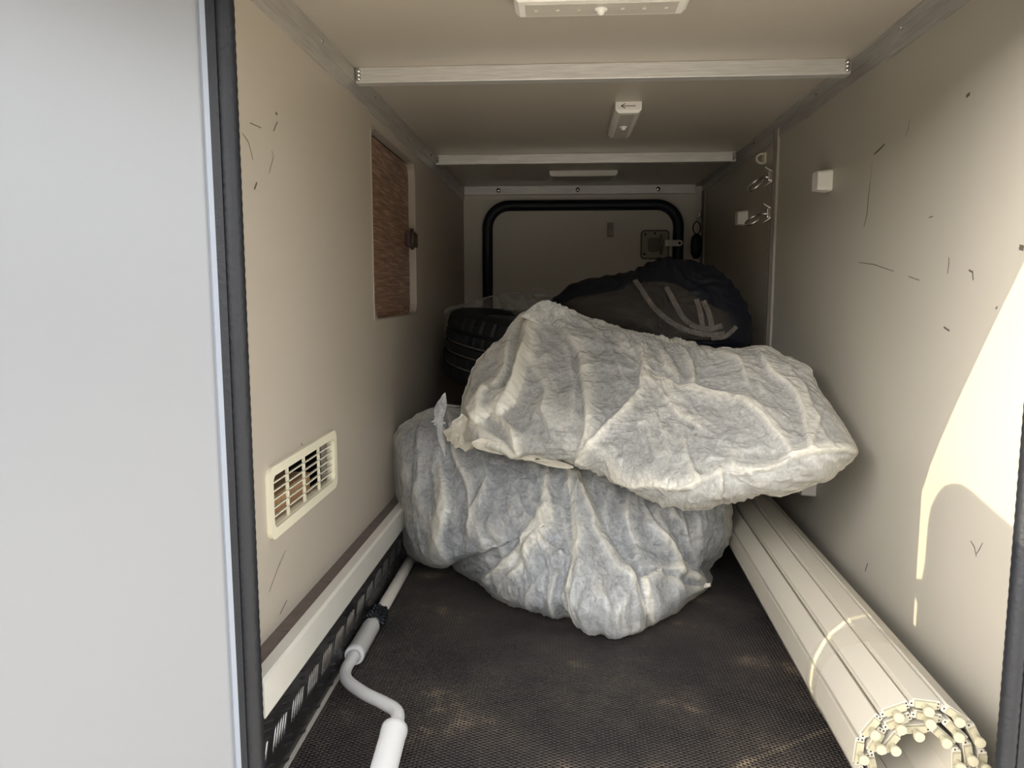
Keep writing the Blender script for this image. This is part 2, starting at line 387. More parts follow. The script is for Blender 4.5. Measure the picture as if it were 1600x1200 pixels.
for i, (y, h) in enumerate(((0.50, 0.029), (1.435, 0.029), (YB - 0.028, 0.034))):
    bm_ = structure(MB().box((XL + 0.006, y, ZC - h), (XR - 0.034, y + 0.026, ZC), 0.0015).build('trim_%d' % (4 + i), M['alu']))
    if i == 2:
        for x in (-0.26, 0.06, 0.38): rivet(bm_, (x, y, ZC - 0.017), (0, -1, 0), 0.009)
    else:
        for s, x in ((1, XL + 0.012), (-1, XR - 0.040)):
            g = MB()
            for k in range(3): g.lathe([(0.0001, 0.004), (0.004, 0.003), (0.005, 0)], (x, y, ZC - 0.007 - 0.007 * k), (0, -1, 0), 10)
            g.build('weld_bead', M['steel'], bm_, smooth=True)

# back door with its dark tube seal
dk = structure(MB().prism([(a, YB - 0.008, c) for a, c in rrect(-0.29, 0.02, 0.455, 0.985, 0.07)], (0, 0, 0), (0, 0.006, 0)).build('door_2', M['back']))
tp = [(-0.305, 0.02), (-0.305, 0.90)] + arc_pts(-0.215, 0.902, 0.09, 180, 90, 10) + arc_pts(0.375, 0.902, 0.09, 90, 0, 10) + [(0.465, 0.02)]
MB().tube([(a, YB - 0.022, c) for a, c in tp], 0.0215, 14).build('tube_seal', M['navy_tube'], dk, smooth=True)
# door latch, switch plate
lt = thing('door_latch', 'pale plastic latch with a lever on the dark back door, beside the black tube seal', 'latch', (0.37, YB - 0.008, 0.83))
yl = YB - 0.008
MB().ring([(a, yl - 0.014, c) for a, c in rrect(0.316, 0.776, 0.43, 0.893, 0.016)], [(a, yl - 0.014, c) for a, c in rrect(0.322, 0.782, 0.424, 0.887, 0.012)], (0, 0.014, 0)).build('rim', M['latch'], lt)
MB().prism([(a, yl - 0.010, c) for a, c in rrect(0.32, 0.78, 0.426, 0.889, 0.013)], (0, 0, 0), (0, 0.01, 0)).build('plate', M['wall_r'], lt)
MB().prism([(a, yl - 0.024, c) for a, c in rrect(0.345, 0.805, 0.392, 0.862, 0.012)], (0, 0, 0), (0, 0.014, 0)).build('boss', M['latch'], lt)
MB().box((0.392, yl - 0.022, 0.795), (0.402, yl - 0.010, 0.875), 0.002).build('pin', M['latch'], lt)
lv = rrect(0.400, 0.826, 0.478, 0.850, 0.0118, 6)
lever = MB().prism([(a, yl - 0.050, c) for a, c in lv], (0, 0, 0), (0, 0.012, 0)).build('lever', M['white'], lt)
MB().lathe([(0.0001, 0.0), (0.0055, 0.0)], (0.466, yl - 0.0505, 0.838), (0, -1, 0), 14).build('lever_hole_shade', M['dark'], lever)  # flat black disc for the shade in the lever's hole
MB().box((0.395, yl - 0.05, 0.828), (0.408, yl - 0.012, 0.848)).build('lever_stem', M['greybeige'], lt)
for x, z in ((0.334, 0.876), (0.372, 0.880), (0.332, 0.796)):
    MB().lathe([(0.0001, 0.003), (0.004, 0.002), (0.005, 0)], (x, yl - 0.010, z), (0, -1, 0), 12).build('screw', M['steel'], lt, smooth=True)
sp = thing('catch_plate', 'small pale oblong catch plate on the dark back door, left of the latch', 'plate', (0.193, yl, 0.895))
MB().box((0.181, yl - 0.010, 0.866), (0.206, yl, 0.924), 0.003).build('plate', M['greybeige'], sp)
MB().box((0.187, yl - 0.014, 0.874), (0.200, yl - 0.009, 0.897), 0.002).build('button', M['wall_r'], sp)

# ------------------------------------------------------------------ wood hatch in the left wall
ht = thing('wood_hatch', 'striped wood-grain hatch with rounded corners in the beige left wall', 'hatch', (XL, 0.84, 0.58))
hy0, hy1, hz0, hz1 = HY0, HY1, HZ0, HZ1
n_ = 24 + 4
oc = [(XL - T, a, c) for a, c in rrect(hy0, hz0, hy1, hz1, 0.0005)]
MB().ring(oc, [(XL - T, a, c) for a, c in rrect(hy0 + 0.003, hz0 + 0.003, hy1 - 0.004, hz1 - 0.004, 0.036)], (T + 0.0015, 0, 0)).build('frame', M['greybeige'], ht)
MB().prism([(XL - T - 0.001, a, c) for a, c in rrect(hy0 + 0.001, hz0 + 0.001, hy1 - 0.008, hz1 - 0.009, 0.034)], (0, 0, 0), (0.004, 0, 0)).build('wood_panel', M['wood'], ht)
MB().box((XL - T - 0.003, hy0, hz0), (XL - T - 0.0015, hy1, hz1)).build('gap_shade', M['dark'], ht)  # black sheet for the shade around the panel's edge
lc = MB().box((XL - T + 0.004, hy1 - 0.062, 0.764), (XL + 0.006, hy1 + 0.004, 0.804), 0.003).build('catch', M['brown_plastic'], ht)
MB().tube([(XL + 0.002, hy1 - 0.060, 0.756), (XL + 0.002, hy1 - 0.060, 0.812)], 0.0045, 10).build('catch_bar', M['brown_plastic'], lc, smooth=True)
MB().lathe([(0.0001, 0.003), (0.004, 0.002), (0.005, 0)], (XL + 0.006, hy1 - 0.006, 0.803), (1, 0, 0), 12).build('screw', M['steel'], lc, smooth=True)

# ------------------------------------------------------------------ vent grille and the box behind it
vg = thing('vent_grille', 'cream plastic slatted vent grille low in the left wall', 'vent', (XL, 0.155, 0.30))
MB().ring([(XL, a, c) for a, c in rrect(0.000, 0.296, 0.314, 0.400, 0.016)], [(XL, a, c) for a, c in rrect(0.014, 0.311, 0.300, 0.386, 0.010)], (0.006, 0, 0)).build('frame', M['cream'], vg)
MB().ring([(XL - 0.008, a, c) for a, c in rrect(0.0125, 0.3085, 0.3015, 0.3875, 0.0115)], [(XL - 0.008, a, c) for a, c in rrect(0.0145, 0.3115, 0.2995, 0.3855, 0.010)], (0.009, 0, 0)).build('throat', M['cream'], vg)
for k in range(5):
    z = 0.3245 + 0.0122 * k
    MB().add([(XL - 0.004, 0.0145, z - 0.0022), (XL - 0.004, 0.2995, z - 0.0022), (XL + 0.002, 0.2995, z - 0.0002), (XL + 0.002, 0.0145, z - 0.0002),
              (XL - 0.004, 0.0145, z - 0.0002), (XL - 0.004, 0.2995, z - 0.0002), (XL + 0.002, 0.2995, z + 0.0018), (XL + 0.002, 0.0145, z + 0.0018)],
             [(0, 1, 2, 3), (4, 7, 6, 5), (0, 4, 5, 1), (1, 5, 6, 2), (2, 6, 7, 3), (3, 7, 4, 0)]).build('slat', M['cream'], vg)
for y in (0.082, 0.155, 0.228):
    MB().box((XL - 0.002, y - 0.002, 0.3115), (XL + 0.002, y + 0.002, 0.3855)).build('mullion', M['cream'], vg)
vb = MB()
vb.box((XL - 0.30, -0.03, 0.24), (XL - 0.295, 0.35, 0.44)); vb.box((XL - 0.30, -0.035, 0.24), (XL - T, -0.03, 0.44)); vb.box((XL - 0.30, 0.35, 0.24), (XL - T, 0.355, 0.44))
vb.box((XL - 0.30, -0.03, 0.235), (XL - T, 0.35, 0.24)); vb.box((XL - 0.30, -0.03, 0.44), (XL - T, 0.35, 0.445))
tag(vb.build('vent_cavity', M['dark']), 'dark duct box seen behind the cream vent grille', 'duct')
tag(MB().box((XL - 0.075, 0.062, 0.2405), (XL - 0.024, 0.255, 0.336), 0.003).build('timber_block', M['block']), 'raw timber block behind the vent grille, nearer the middle', 'block', None)
tag(MB().box((XL - 0.070, 0.0, 0.2405), (XL - 0.024, 0.056, 0.340), 0.003).build('timber_block', M['block']), 'raw timber block behind the left end of the vent grille', 'block', None)

# ------------------------------------------------------------------ step along the left wall
st = thing('side_step', 'low ledge along the left wall with tile strip and checker plate face', 'ledge', (XL, 1.0, 0))
SY1 = 1.9
def sz(y): return 0.166 - 0.03 * (y - YF) / 0.75 * 0.55     # the ledge runs slightly downhill
js = [YF, 0.011, 0.21, 0.343, 0.54, 0.74, 0.94, 1.14, 1.34, 1.54, SY1]
for a, c in zip(js[:-1], js[1:]):
    y0, y1 = a + 0.0012, c - 0.0012
    MB().add([(XL, y0, 0.005), (XL + 0.024, y0, 0.005), (XL + 0.024, y1, 0.005), (XL, y1, 0.005),
              (XL, y0, sz(y0)), (XL + 0.024, y0, sz(y0)), (XL + 0.024, y1, sz(y1)), (XL, y1, sz(y1))],
             [(0, 3, 2, 1), (4, 5, 6, 7), (0, 1, 5, 4), (1, 2, 6, 5), (2, 3, 7, 6), (3, 0, 4, 7)]).build('tile', M['tile'], st)
prof = [(XL + 0.0245, 0.0), (XL + 0.0245, 0.003), (XL + 0.041, 0.003), (XL + 0.045, -0.001), (XL + 0.045, -0.046), (XL + 0.026, -0.046)]
vs = [(x, YF, sz(YF) + h) for x, h in prof] + [(x, SY1, sz(SY1) + h) for x, h in prof]; n6 = len(prof)
MB().add(vs, [tuple(range(n6)), tuple(range(2 * n6 - 1, n6 - 1, -1))] + [(i, n6 + i, n6 + (i + 1) % n6, (i + 1) % n6) for i in range(n6)]).build('edge_profile', M['trim'], st)
PX = XL + 0.034
MB().add([(PX - 0.004, YF, 0.0), (PX, YF, 0.0), (PX, SY1, 0.0), (PX - 0.004, SY1, 0.0), (PX - 0.004, YF, sz(YF) - 0.046), (PX, YF, sz(YF) - 0.046), (PX, SY1, sz(SY1) - 0.046), (PX - 0.004, SY1, sz(SY1) - 0.046)],
         [(0, 3, 2, 1), (4, 5, 6, 7), (0, 1, 5, 4), (1, 2, 6, 5), (2, 3, 7, 6), (3, 0, 4, 7)]).build('checker_plate', M['plate'], st)
bars = MB(); bars2 = MB()
def lens(mb, y, z, ang, L, wd, h):
    """a pointed raised bar on the plate face"""
    c, s_ = math.cos(ang), math.sin(ang); vs = []; fs = []; K = 6
    for i in range(K + 1):
        t = -1 + 2 * i / K; hw = wd * max(0.0, 1 - t * t) ** 0.7; hh = h * max(0.0, 1 - t * t) ** 0.6
        for (q, e) in ((-hw, 0), (-hw * 0.4, hh), (hw * 0.4, hh), (hw, 0)):
            vs.append((PX + e - 0.0003, y + t * L * c - q * s_, max(0.002, z + t * L * s_ + q * c)))
    for i in range(K):
        for k in range(3): fs.append((i * 4 + k, (i + 1) * 4 + k, (i + 1) * 4 + k + 1, i * 4 + k + 1))
    mb.add(vs, fs)
y = 0.001 - 0.068 * 2
while y < 1.25:
    ztop = sz(y) - 0.05
    for j in range(5):
        lens(bars, y + (j - 2) * 0.0098, 0.060, math.radians(64), 0.021, 0.0030, 0.0020)
    for zc, yo in ((0.014, 0.026), (0.104, 0.036)):
        for j in range(-2, 4):
            z = zc + (j - 1) * 0.0098
            if 0.004 < z < ztop and not 0.047 < z < 0.073: lens(bars2, y + yo + (j - 2) * 0.003, z, math.radians(-22), 0.021, 0.0030, 0.0020)
    y += 0.068
bars.build('raised_bars', M['bars'], st, smooth=True, kind='stuff')
bars2.build('cross_bars', M['plate'], st, smooth=True, kind='stuff')
MB().box((PX - 0.001, YF, 0.0), (PX + 0.005, SY1, 0.003)).build('sealant_bead', M['pole'], st)

# ------------------------------------------------------------------ ceiling lights
def cbar(name, label, x0, x1, y0, y1, h, long_x, dots=0, sensor=True, arrow=False):
    t = thing(name, label, 'light', ((x0 + x1) / 2, (y0 + y1) / 2, ZC), 'battery lights on the ceiling')
    z1, z0 = ZC, ZC - h; g = 0.007
    MB().add([(x0, y0, z1), (x1, y0, z1), (x1, y1, z1), (x0, y1, z1), (x0, y0, z0 + g), (x1, y0, z0 + g), (x1, y1, z0 + g), (x0, y1, z0 + g),
              (x0 + g, y0 + g * 0.4, z0), (x1 - g, y0 + g * 0.4, z0), (x1 - g, y1 - g * 0.4, z0), (x0 + g, y1 - g * 0.4, z0)],
             [(0, 1, 2, 3), (0, 4, 5, 1), (1, 5, 6, 2), (2, 6, 7, 3), (3, 7, 4, 0), (4, 8, 9, 5), (5, 9, 10, 6), (6, 10, 11, 7), (7, 11, 8, 4), (11, 10, 9, 8)]).build('body', M['white'], t)
    m1, m2 = (0.016, 0.013)
    if long_x: a = (x0 + m1, y0 + m2, z0 - 0.0008); c = (x1 - m1, y1 - 0.007, z0 + 0.002)
    else: a = (x0 + m2, y0 + 0.014, z0 - 0.0008); c = (x1 - m2, y1 - 0.010, z0 + 0.002)
    MB().box(a, c).build('diffuser', M['led'], t)
    cx, cy = (a[0] + c[0]) / 2, (a[1] + c[1]) / 2
    for j in range(dots):
        if j == dots // 2: continue
        x = a[0] + (c[0] - a[0]) * (j + 0.5) / dots
        MB().box((x - 0.0025, cy - 0.0025, z0 - 0.0014), (x + 0.0025, cy + 0.0025, z0 - 0.0007)).build('led', M['cream'], t)
    if sensor:
        MB().lathe([(0.0001, 0.0085), (0.004, 0.0075), (0.0062, 0.004), (0.0065, 0.0022), (0.009, 0.0022), (0.0095, 0.0)], (cx, cy, z0 - 0.0008), (0, 0, -1), 20).build('sensor', M['white'], t, smooth=True)
    if arrow:
        zc = (z1 + z0 + g) / 2 - 0.0005; yy = y0 - 0.0006
        ar = MB().box((cx - 0.016, yy, zc - 0.0007), (cx + 0.016, y0 + 0.0004, zc + 0.0007))
        for s in (1, -1):
            p0 = Vector((cx - 0.017, yy, zc)); p1 = Vector((cx - 0.0075, yy, zc + s * 0.0052)); d = (p1 - p0).normalized(); q = Vector((-d.z, 0, d.x)) * 0.0008
            ar.prism([p0 - q, p1 - q, p1 + q, p0 + q], (0, 0, 0), (0, 0.001, 0))
        ar.build('arrow_mark', M['ink'], t)
    return t
cbar('ceiling_light', 'white light bar across the ceiling in front of the first cross beam', -0.072, 0.178, 0.128, 0.192, 0.022, True, dots=7)
cbar('ceiling_light', 'white light bar pointing inwards with a hand-drawn arrow on its end', 0.118, 0.177, 0.80, 1.085, 0.024, False, arrow=True)
cbar('ceiling_light', 'dim white light bar on the ceiling just before the rearmost beam', -0.047, 0.192, 1.77, 1.92, 0.018, True, sensor=False)

# ------------------------------------------------------------------ right wall: rails, rings, knobs
def rail(label, y, ztop, zbot):
    t = thing('lashing_rail', label, 'rail', (XR, y, zbot), 'lashing rails on the right wall')
    MB().box((XR - 0.004, y - 0.002, zbot), (XR, y + 0.030, ztop)).box((XR - 0.013, y - 0.002, zbot), (XR - 0.004, y + 0.004, ztop)).build('channel', M['latch'], t)
    MB().box((XR - 0.006, y - 0.012, zbot), (XR, y - 0.002, ztop), 0.0015).build('cover_strip', M['wall_r'], t)
    p = [(XR - 0.013, y + 0.022, zbot), (XR - 0.013, y + 0.004, zbot)]
    poly = [(y + 0.030, zbot), (y + 0.004, zbot), (y + 0.004, ztop), (y + 0.030, ztop)]
    z = ztop - 0.0125; sc = []
    while z > zbot + 0.014:
        for i in range(9):
            a = math.pi / 2 - math.pi * i / 8; sc.append((y + 0.0195 - 0.0085 * math.cos(a) + 0.004, z + 0.0085 * math.sin(a)))
        z -= 0.025
    loop = [(y + 0.004, zbot), (y + 0.004, ztop), (y + 0.0235, ztop)] + sc + [(y + 0.0235, zbot)]
    MB().prism([(XR - 0.013, a, c) for a, c in loop], (0, 0, 0), (0.003, 0, 0)).build('notched_lip', M['alu_y'], t)
    return t
rail('aluminium lashing rail with notched edge in the middle of the right wall', 1.09, ZC - 0.005, 0.02)
rail('far lashing rail on the right wall beside the back door', 2.11, ZC - 0.03, 0.02)
def ring_fitting(label, y, z, r=0.024, tilt=20):
    t = thing('tie_ring', label, 'ring', (XR - 0.013, y, z), 'steel tie rings on the rail')
    MB().box((XR - 0.024, y - 0.004, z - 0.012), (XR - 0.0132, y + 0.014, z + 0.012), 0.002).build('stud', M['steel'], t)
    for s in (1, -1):
        g = MB(); g.add([(XR - 0.014, y - 0.002, z + s * 0.010), (XR - 0.030, y + 0.004, z + s * 0.022), (XR - 0.030, y + 0.008, z + s * 0.022), (XR - 0.014, y + 0.010, z + s * 0.010),
               (XR - 0.014, y - 0.002, z + s * 0.014), (XR - 0.032, y + 0.004, z + s * 0.026), (XR - 0.032, y + 0.008, z + s * 0.026), (XR - 0.014, y + 0.010, z + s * 0.014)],
              [(0, 1, 2, 3), (4, 7, 6, 5), (0, 4, 5, 1), (1, 5, 6, 2), (2, 6, 7, 3), (3, 7, 4, 0)])
        g.build('prong', M['steel'], t)
    MB().tube([(XR - 0.013, y + 0.005, z), (XR - 0.036, y + 0.012, z - 0.002)], 0.0045, 10).build('pin', M['steel'], t, smooth=True)
    vw = Vector((-0.27, -0.95, 0.1)).normalized(); ax = Vector((-0.70, 0.1, -0.40 - tilt * 0.012)).normalized(); ax = (ax - vw * ax.dot(vw)).normalized()
    nr_ = vw * 0.5 + ax.cross(vw) * 0.86; sdv = nr_.cross(ax).normalized()
    c = Vector((XR - 0.034, y + 0.011, z - 0.002)) + ax * r
    MB().tube([c + ax * math.cos(a) * r + sdv * math.sin(a) * r * 0.9 for a in [2 * math.pi * i / 28 for i in range(28)]], 0.0032, 8, closed=True).build('ring', M['steel'], t, smooth=True)
    return t
ring_fitting('upper steel tie ring clipped to the middle wall rail', 1.09, 0.945)
ring_fitting('lower steel tie ring clipped to the middle wall rail', 1.09, 0.850, tilt=5)
def knob(label, y, z, s=1.0):
    t = thing('wall_buffer', label, 'bracket', (XR, y, z), 'white plastic buffers on the right wall')
    a = 0.022 * s
    lo = rrect(y - a, z - a, y + a, z + a, 0.007)
    MB().prism([(XR - 0.004, p, q) for p, q in lo], (0, 0, 0), (0.004, 0, 0)).build('base', M['white'], t)
    n = len(lo); li = rrect(y - a * 0.93, z - a * 0.9, y + a * 0.75, z + a * 0.86, 0.006)
    MB().add([(XR - 0.004, p, q) for p, q in lo] + [(XR - 0.030 * s, p, q) for p, q in li],
             [tuple(range(n, 2 * n))] + [(i, (i + 1) % n, n + (i + 1) % n, n + i) for i in range(n)]).build('cap', M['white'], t)
knob('white plastic buffer block on the right wall nearer the opening', 0.69, 0.875)
knob('white plastic buffer block on the right wall beyond the rail', 1.42, 0.868)
knob('white plastic buffer low on the right wall, peeping out under the upper bag', 0.70, 0.215)
ck = thing('spring_clip', 'small pale U-shaped clip high on the right wall beyond the rail', 'clip', (XR, 1.22, 1.01))
MB().tube([(XR - 0.008 - 0.016 * math.sin(math.radians(a)) , 1.22, 1.012 + 0.013 * math.cos(math.radians(a))) for a in range(-40, 221, 20)][::-1], 0.0032, 8).build('jaw', M['cream'], ck, smooth=True)
MB().box((XR - 0.006, 1.205, 0.998), (XR, 1.235, 1.027), 0.002).build('base', M['cream'], ck)
# black fob hanging from the far rail
fb = thing('hanging_fob', 'black padded fob hanging on a wire loop from the far rail', 'fob', (XR - 0.035, 2.08, 0.79))
fx, fy = XR - 0.038, 2.07
MB().lathe([(0.0001, 0.075), (0.012, 0.072), (0.020, 0.060), (0.0225, 0.03), (0.021, 0.0), (0.010, -0.02), (0.0001, -0.022)], (fx, fy, 0.795), (0, 0, 1), 20).build('body', M['rubber'], fb, smooth=True)
MB().tube([(fx + 0.014 * math.cos(a), fy, 0.893 + 0.024 * math.sin(a)) for a in [2 * math.pi * i / 24 for i in range(24)]], 0.0025, 8, closed=True).build('loop', M['rubber'], fb, smooth=True)
MB().tube([(fx, fy, 0.917), (fx + 0.003, fy + 0.004, 0.930), (fx + 0.012, fy + 0.01, 0.936), (XR - 0.012, 2.11, 0.942)], 0.004, 8).build('hook', M['steel'], fb, smooth=True)
MB().box((XR - 0.026, 2.104, 0.925), (XR - 0.0132, 2.122, 0.962), 0.003).build('stud', M['steel'], fb)

# scuffs on the walls (thin dried smears standing a hair proud)
def scuff(parent, pts, wd, x, sgn):
    P = [Vector((x + sgn * 0.0004, a, c)) for a, c in pts]; vs = []; fs = []
    for i, p in enumerate(P):
        d = (P[min(i + 1, len(P) - 1)] - P[max(i - 1, 0)]).normalized(); q = Vector((0, -d.z, d.y)) * wd * (0.35 + 0.65 * math.sin(math.pi * (i + 0.6) / (len(P) + 0.2)))
        vs += [p - q, p + q]
    for i in range(len(P) - 1): fs.append((2 * i, 2 * i + 1, 2 * i + 3, 2 * i + 2))
    MB().add(vs, fs).build('scuff_mark', M['scuff'], parent)
def wallmark(side, pxs, wd):
    x = XR if side > 0 else XL
    pp = [atX(a, c, x) for a, c in pxs]; scuff(wr if side > 0 else wl, [(p.y, p.z) for p in pp], wd, x, -side)
for pxs, wd in (([(1366, 241), (1374, 234), (1383, 225)], .0018), ([(1350, 355), (1355, 335), (1357, 310), (1360, 285)], .0016), ([(1357, 310), (1361, 275), (1363, 255)], .0006),
                ([(1510, 151), (1516, 146)], .003), ([(1415, 214), (1420, 200), (1421, 188)], .0008), ([(1481, 428), (1483, 412), (1483, 402)], .0012), ([(1521, 438), (1520, 425), (1514, 422)], .0018),
                ([(1475, 511), (1484, 517)], .0018), ([(1342, 410), (1365, 413), (1397, 424)], .0008), ([(1420, 432), (1437, 438)], .0008), ([(1356, 880), (1352, 893)], .0018), ([(1526, 870), (1523, 855), (1517, 845)], .0012), ([(1525, 867), (1531, 858), (1536, 848)], .0009),
                ([(1556, 483), (1559, 479)], .0016), ([(1593, 386), (1600, 388)], .004), ([(1452, 340), (1458, 338)], .001)): wallmark(1, pxs, wd)
for pxs, wd in (([(427, 205), (433, 190)], .0012), ([(430, 176), (433, 179)], .002), ([(397, 296), (401, 285)], .002), ([(390, 192), (408, 200)], .0007), ([(420, 270), (427, 245), (424, 235)], .0008), ([(378, 208), (388, 222), (395, 250)], .0008),
                ([(437, 960), (448, 938)], .0012), ([(470, 693), (472, 696)], .0012), ([(420, 925), (435, 885), (446, 860)], .0006)): wallmark(-1, pxs, wd)

# ------------------------------------------------------------------ awning crank on the floor
ca = thing('awning_crank', 'white awning crank handle with two grips lying beside the checker plate', 'crank', (-0.35, 0.2, 0))
MB().tube([(-0.3535, 0.42, 0.0135), (-0.352, 0.82, 0.0125)], 0.0120, 14).build('pole', M['pole'], ca, smooth=True)
gb = MB()
for i in range(16):
    a = 2 * math.pi * i / 16
    for yy in (0.385, 0.398, 0.411):
        c = Vector((-0.3535, yy, 0.0145)); d = Vector((math.cos(a), 0.1 * math.sin(5 * a), math.sin(a)))
        q = c + d * (0.0175 + 0.002 * ((i * 7) % 3))
        if q.z > 0.001: gb.tube([c + d * 0.008, q], 0.0035, 6)
gb.lathe([(0.001, -0.02), (0.014, -0.018), (0.016, 0), (0.014, 0.018), (0.001, 0.02)], (-0.3535, 0.40, 0.0165), (0, 1, 0), 16)
gb.build('foam_ring', M['rubber'], ca)
def grip(p, q, r, nm='grip'):
    p, q = Vector(p), Vector(q); d = (q - p); L = d.length
    MB().lathe([(0.001, 0), (r * 0.55, 0), (r * 0.62, 0.004), (r * 0.95, 0.007), (r, 0.011), (r, L - 0.014), (r * 1.05, L - 0.012), (r * 1.05, L - 0.002), (r * 0.98, L), (r * 0.75, L), (r * 0.7, L - 0.004), (0.001, L - 0.004)], p, d, 24).build(nm, M['enamel'], ca, smooth=True, angle=40)
grip((-0.3535, 0.358, 0.0175), (-0.3525, 0.225, 0.0200), 0.0165)
crk = []
ctl = [Vector(p) for p in ((-0.3528, 0.37, 0.017), (-0.3525, 0.225, 0.020), (-0.352, 0.175, 0.0215), (-0.338, 0.135, 0.024), (-0.300, 0.092, 0.028), (-0.262, 0.058, 0.033), (-0.236, 0.030, 0.037), (-0.228, 0.000, 0.038), (-0.2275, -0.05, 0.036))]
def spline(c, k=8):
    out = []
    for i in range(len(c) - 1):
        p0, p1, p2, p3 = c[max(i - 1, 0)], c[i], c[i + 1], c[min(i + 2, len(c) - 1)]
        for j in range(k):
            t = j / k; out.append(0.5 * ((2 * p1) + (p2 - p0) * t + (2 * p0 - 5 * p1 + 4 * p2 - p3) * t * t + (3 * p1 - p0 - 3 * p2 + p3) * t ** 3))
    out.append(c[-1]); return out
MB().tube(spline(ctl), 0.0098, 16).build('crank_arm', M['enamel'], ca, smooth=True)
grip((-0.2235, -0.135, 0.0245), (-0.2285, -0.012, 0.036), 0.0178)
# ------------------------------------------------------------------ rolled-up shutter on the right
R0, RPITCH, STH = 0.0842, 0.0145, 0.0105
E0, E1 = Vector((0.428, -0.118, R0 + 0.001)), Vector((0.472, 1.12, R0 + 0.001))
ro = thing('rolled_shutter', 'rolled-up cream slatted shutter lying along the right wall', 'shutter', (E0.x, E0.y, 0))
ax = (E1 - E0).normalized(); ux = Vector((1, 0, 0)); ux = (ux - ax * ux.dot(ax)).normalized(); uz = Vector((0, 0, 1))
Lr = (E1 - E0).length
def rp(r, a, s): return E0 + ax * s + (ux * math.cos(a) + uz * math.sin(a)) * r
th_ = math.radians(-95); k = 0
while k < 48:
    r = R0 - STH / 2 - RPITCH * (th_ - math.radians(-95)) / (2 * math.pi) * 1.0
    if r < 0.0405: break
    wdt = 0.0368; da = wdt / r
    mid = th_ + da / 2; e_r = ux * math.cos(mid) + uz * math.sin(mid); e_t = -ux * math.sin(mid) + uz * math.cos(mid)
    c0 = E0 + e_r * (r * math.cos(da / 2) + 0.0008); hw = r * math.sin(da / 2) - 0.0007; h = STH / 2
    jit = 0.0015 * math.sin(k * 2.3)
    # slat profile: flat outer face with a stepped hinge lip on one edge
    pr = [(-hw, -h), (hw - 0.002, -h), (hw, -h + 0.002), (hw, h - 0.0035), (hw - 0.0032, h - 0.0035), (hw - 0.0036, h), (-hw + 0.0006, h), (-hw, h - 0.0006)]
    sl = MB().prism([c0 + e_t * a + e_r * b + ax * jit for a, b in pr], (0, 0, 0), ax * Lr).build('slat', M['shutter'], ro)
    cp = MB()
    pc = [(-hw + 0.005, -h + 0.0010), (hw - 0.006, -h + 0.0010), (hw - 0.0055, h - 0.0012), (-hw + 0.0045, h - 0.0012)]
    cp.prism([c0 + e_t * a + e_r * b + ax * (jit - 0.004) for a, b in pc], (0, 0, 0), ax * 0.012); cp.build('end_cap', M['cap'], sl)
    kc = c0 + e_r * -0.0015 + e_t * 0.001 + ax * (jit - 0.004)
    MB().lathe([(0.0042, 0.0), (0.0042, 0.008), (0.0058, 0.0085), (0.0062, 0.0092), (0.0062, 0.0125), (0.0056, 0.0134), (0.0001, 0.0136)], kc, -ax, 18).build('knob', M['cap'], sl, smooth=True, angle=35)
    so = MB()
    for (a, b) in ((-hw + 0.0020, 0.0018), (-hw + 0.0020, -0.0025), (hw - 0.0028, -0.0012)):
        so.lathe([(0.0001, 0.0004), (0.0011, 0.0004), (0.0011, -0.001)], c0 + e_t * a + e_r * b + ax * jit, -ax, 8)
    so.build('socket_shade', M['dark'], sl, kind='stuff')  # small black discs for the shade in the slat-end holes
    th_ += da; k += 1
tb = MB(); n = 60; vs = []; fs = []
for i in range(n + 1):
    a = math.radians(-80 + 340 * i / n); r = R0 + 0.0012 - RPITCH * (340 * i / n + 15) / 360
    vs += [rp(r, a, 0.150), rp(r, a, 0.200)]
    if i: fs.append((2 * i - 2, 2 * i - 1, 2 * i + 1, 2 * i))
tb.add(vs, fs)
tb.build('tape_band', M['tape'], ro)

# ------------------------------------------------------------------ outside, unseen: added pieces shaped to block the low sun
# added board, its edge worked back from the slanting shadow on the right wall
ZH = 1.034
KH = SUN_TAN * math.hypot(1, SUN_AZ)
def back_z(y, z, zt):
    t = (zt - z) / KH; return (XR - t, y - SUN_AZ * t, zt)
edge = [back_z(y, z, ZH) for y, z in ((-0.14, 0.842), (-0.022, 0.677), (0.025, 0.612), (0.076, 0.538), (0.119, 0.474), (0.150, 0.425), (0.176, 0.380), (0.193, 0.340))]
tag(MB().prism([(0.65, YF - 0.025, ZH)] + edge + [(-1.12, YF - 0.70, ZH), (-1.12, YF - 0.025, ZH)], (0, 0, 0), (0, 0, 0.012)).build('shade_board', M['door']),
    'unseen white board added above the open door to shape the sun patch', 'light blocker')
XT = -1.30; tt = XR - XT  # added unseen panel, outline worked back from the lower shadow on the right wall
panel_loop = [(y - SUN_AZ * tt, z + KH * tt) for y, z in ((0.1885, 0.02), (0.1885, 0.155), (0.200, 0.165), (0.205, 0.190), (0.180, 0.198), (0.173, 0.225), (0.172, 0.290), (0.166, 0.318), (0.150, 0.342), (0.130, 0.360), (0.105, 0.370), (0.085, 0.3735), (0.063, 0.372), (-0.037, 0.352), (-0.20, 0.335))]
panel_loop = [(panel_loop[0][0], -0.60)] + panel_loop + [(panel_loop[-1][0] - 0.3, 1.02), (panel_loop[-1][0] - 0.3, -0.60)]
tag(MB().prism([(XT, a, c) for a, c in panel_loop], (0, 0, 0), -sdir * 0.03).build('shade_panel', M['door']), 'unseen white cutout panel added outside the door to shade the right wall', 'table')
